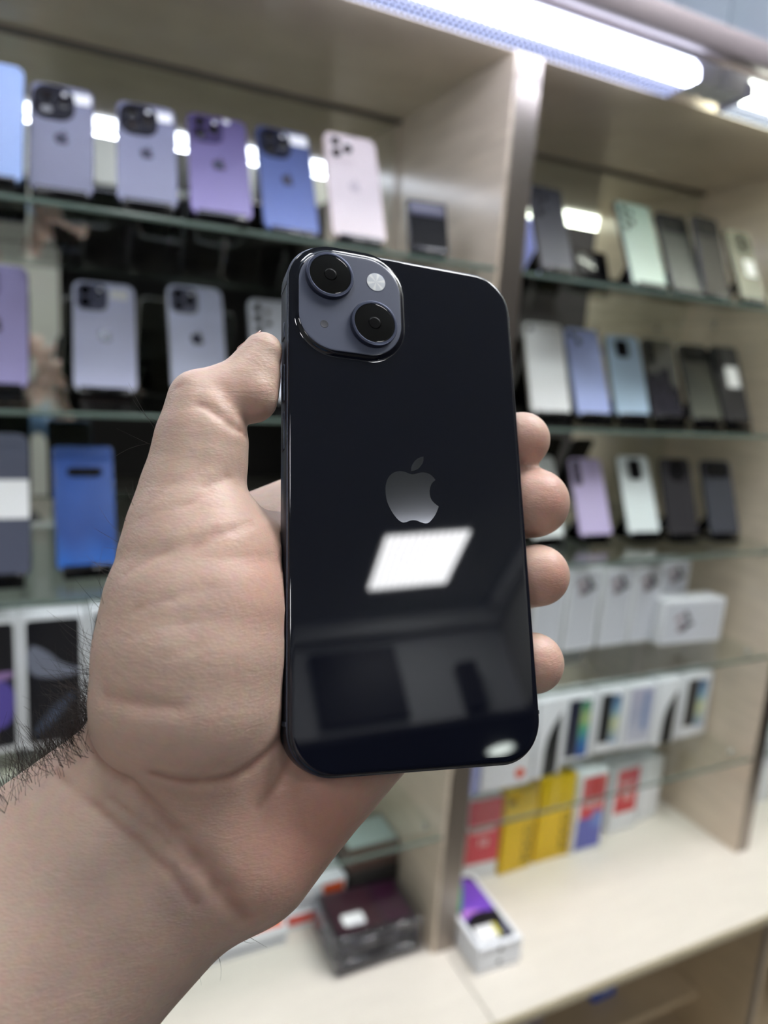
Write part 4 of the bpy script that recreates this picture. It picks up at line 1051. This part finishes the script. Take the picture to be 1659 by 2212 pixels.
for nm, arr in (('tone', tone), ('vein', vein), ('fold', fold)):
    at = me2.attributes.new(nm, 'FLOAT', 'POINT'); at.data.foreach_set('value', np.concatenate([np.clip(arr, 0, 1.2), np.zeros(len(BV))]).astype(np.float32))
me2.materials.append(me.materials[0]); bpy.data.meshes.remove(me); me = me2
hand = bpy.data.objects.new('person', me); C.objects.link(hand); hand.location = tuple(hand_base)
ss = hand.modifiers.new('smooth', 'SUBSURF'); ss.levels = 1; ss.render_levels = 1
tag(hand, 'left hand and hairy bare forearm holding up the dark phone', 'person')

def garment(name, chains, grow, col, vox, lo, hi, cut=None):
    V_, Q_ = field_mesh([[(*n[:3], n[3] + grow) for n in ch] for ch in chains], vox, lo, hi, .02, cut)
    return obj(name, ([tuple(v) for v in V_ - hand_base], [], [tuple(int(i) for i in f) for f in Q_]), pmat('cloth ' + name, col, .85, bump=.2, bscale=900), hand, smooth=True)
up = lambda a, b, t: j4(np.array(a[:3]) + (np.array(b[:3]) - np.array(a[:3])) * t, a[3] + (b[3] - a[3]) * t)
garment('t_shirt', [trunk[1:], chest, [arm_l[3], up(arm_l[3], arm_l[2], .62)], [arm_r[3], up(arm_r[3], arm_r[2], .55)]], .010, (96, 126, 156), .010, (-.50, -.58, -.86), (.24, -.05, -.04))
garment('trousers', [[(-.15, -.39, -.66, .122), (-.15, -.39, -.72, .125)], legs[0][:3], legs[1][:3]], .010, (40, 42, 50), .010, (-.46, -.58, -1.54), (.16, -.2, -.50))
garment('hair', [[j4(HC + (0, -.025, .045), .084), j4(HC + (0, -.055, -.02), .060)]], .004, (30, 24, 20), .006, (-.28, -.52, -.10), (-.02, -.15, .26), lambda x, y, z: (y - (HC[1] + .045)) * .8 - (z - (HC[2] + .055)) * .55)
for sx in (-1, 1):
    bm = bmesh.new(); bmesh.ops.create_uvsphere(bm, u_segments=12, v_segments=8, radius=.011)
    obj('eye', bm, 'sticker', hand, tuple(HC + (sx * .030, .062, .012) - hand_base), smooth=True)
for sx, lg in zip((-1, 1), legs):
    garment('shoe', [[(lg[2][0], lg[2][1], -1.505, .036), (lg[3][0], lg[3][1] + .03, -1.515, .030)]], .004, (28, 28, 30), .008, (-.40, -.50, -1.56), (.1, -.2, -1.40))

# nails: a curved plate on the outer side of each end joint
NAIL = pmat('finger nail', (236, 204, 200), .25, coat=.3)
def nail(center, along, out_, w, l):
    """center and directions in the camera frame"""
    along = along / np.linalg.norm(along); out_ = out_ - along * (out_ @ along); out_ /= np.linalg.norm(out_); side = np.cross(along, out_)
    V = []; F = []; nu, nv = 9, 8
    for lay in (0, 1):
        for j in range(nv):
            for i in range(nu):
                a = (i / (nu - 1) - .5) * 1.9; v = j / (nv - 1) - .5
                end = 1 - .12 * (abs(a) / .95) ** 2 * (1 if v > 0 else .6)
                rr = w * .62 + .0003 * lay
                p = center + out_ * (rr * math.cos(a) - w * .59 - .0008 * v) + side * (rr * math.sin(a)) + along * (l * v * (end - .25 * (abs(a) / .95) ** 3 * (v > .3)))
                V.append(R.T @ p - hand_base)
    for j in range(nv - 1):
        for i in range(nu - 1):
            q = j * nu + i; F.append((q, q + 1, q + nu + 1, q + nu)); q2 = q + nu * nv; F.append((q2, q2 + nu, q2 + nu + 1, q2 + 1))
    rim = [i for i in range(nu)] + [j * nu + nu - 1 for j in range(1, nv)] + [(nv - 1) * nu + i for i in range(nu - 2, -1, -1)] + [j * nu for j in range(nv - 2, 0, -1)]
    for a, b_ in zip(rim, rim[1:] + rim[:1]): F.append((a, b_, b_ + nu * nv, a + nu * nv))
    o = obj('nail', ([tuple(v) for v in V], [], F), NAIL, hand, smooth=True)
    return o
tip, j1 = node(570, 764, .2010, 44), node(500, 832, .1965, 74)
nail(node(546, 754, .2045, 1)[:3], node(574, 722, .2056, 1)[:3] - node(516, 773, .2025, 1)[:3], np.array([-.56, -.64, .52]), .0120, .0092)
for fg, px in zip(FING, (0, 0, 0, 0)):
    a, b_ = fg[-2], fg[-1]
    al = b_[:3] - a[:3]
    nail((a[:3] * .35 + b_[:3] * .65) + np.array([.86, 0, .12]) * b_[3] * .98, al, np.array([.95, -.05, .3]), .0115, .0115)

# hair of the wrist and forearm: grows from skin turned towards the back of the arm
rng = np.random.default_rng(3)
nrm = np.zeros_like(HV)
fa = HV[HF]; fn = np.cross(fa[:, 2] - fa[:, 0], fa[:, 3] - fa[:, 1])
for i in range(4): np.add.at(nrm, HF[:, i], fn)
nrm /= np.linalg.norm(nrm, axis=1)[:, None] + 1e-12
if ((HV - HV.mean(0)) * nrm).sum() < 0: nrm = -nrm
pxx = HV[:, 0] / HV[:, 2] * FPX + 829.5; pyy = HV[:, 1] / HV[:, 2] * FPX + 1106
u = np.array([-.70, -.68, .20])
back = nrm @ u
cand = np.where((back > .55) & (pyy > 1380) & (pyy < 2000) & (pxx < 245) & (pxx > -140) & (HV[:, 2] > .165))[0]
dens = np.exp(-(((pxx[cand] - 150) / 90) ** 2 + ((pyy[cand] - 1570) / 90) ** 2)) * 2.2 + .5 * (pyy[cand] > 1500) + .25
pick = rng.choice(cand, 1500, p=dens / dens.sum())
cand2 = np.where((back > .6) & (pyy > 880) & (pyy < 1380) & (pxx < 400))[0]
pick = np.concatenate([pick, rng.choice(cand2, 46)])
cand3 = np.where((nrm @ np.array([.70, .66, .25]) > .55) & (pyy > 1990) & (pxx > 250))[0]
if len(cand3): pick = np.concatenate([pick, rng.choice(cand3, 12)])
V = []; F = []
for q in pick:
    p = HV[q]; n = nrm[q]; L = abs(rng.normal(.0075, .0045)) + .0022
    if pyy[q] > 1990: L *= .4
    g = np.array([.35, -.80, -.1]) + rng.normal(0, .45, 3)
    d = n * .8 + g * .5 + rng.normal(0, .25, 3); d /= np.linalg.norm(d)
    curl = rng.normal(0, .45, 3) + g * .35
    r0 = .00007; pts = []
    x = p - n * .0004
    for s in range(6):
        pts.append(x.copy()); x = x + d * L / 5; d = d + curl * .22; d /= np.linalg.norm(d)
        x = x + n * .0
    base_i = len(V)
    for s, x in enumerate(pts):
        r_ = r0 * (1 - .75 * s / 5); w0 = np.cross(d, [0, 0, 1.0]); w0 /= np.linalg.norm(w0) + 1e-9; w1 = np.cross(d, w0)
        for k in range(3):
            a = 2.094 * k; V.append(tuple(R.T @ (x + r_ * (w0 * math.cos(a) + w1 * math.sin(a))) - hand_base))
    for s in range(5):
        for k in range(3):
            k2 = (k + 1) % 3; F.append((base_i + s * 3 + k, base_i + s * 3 + k2, base_i + s * 3 + 3 + k2, base_i + s * 3 + 3 + k))
hair = obj('arm_hair', (V, [], F), pmat('dark arm hair', (34, 26, 24), .5), hand)
hair['kind'] = 'stuff'; hair['label'] = 'dark curly hair on the wrist'

# ------------------------------------------------------------------ lift everything from camera height to the floor datum
for o in list(SC.objects):
    if o.parent is None and o.type in ('MESH', 'EMPTY', 'LIGHT'):
        o.location.z += ZC
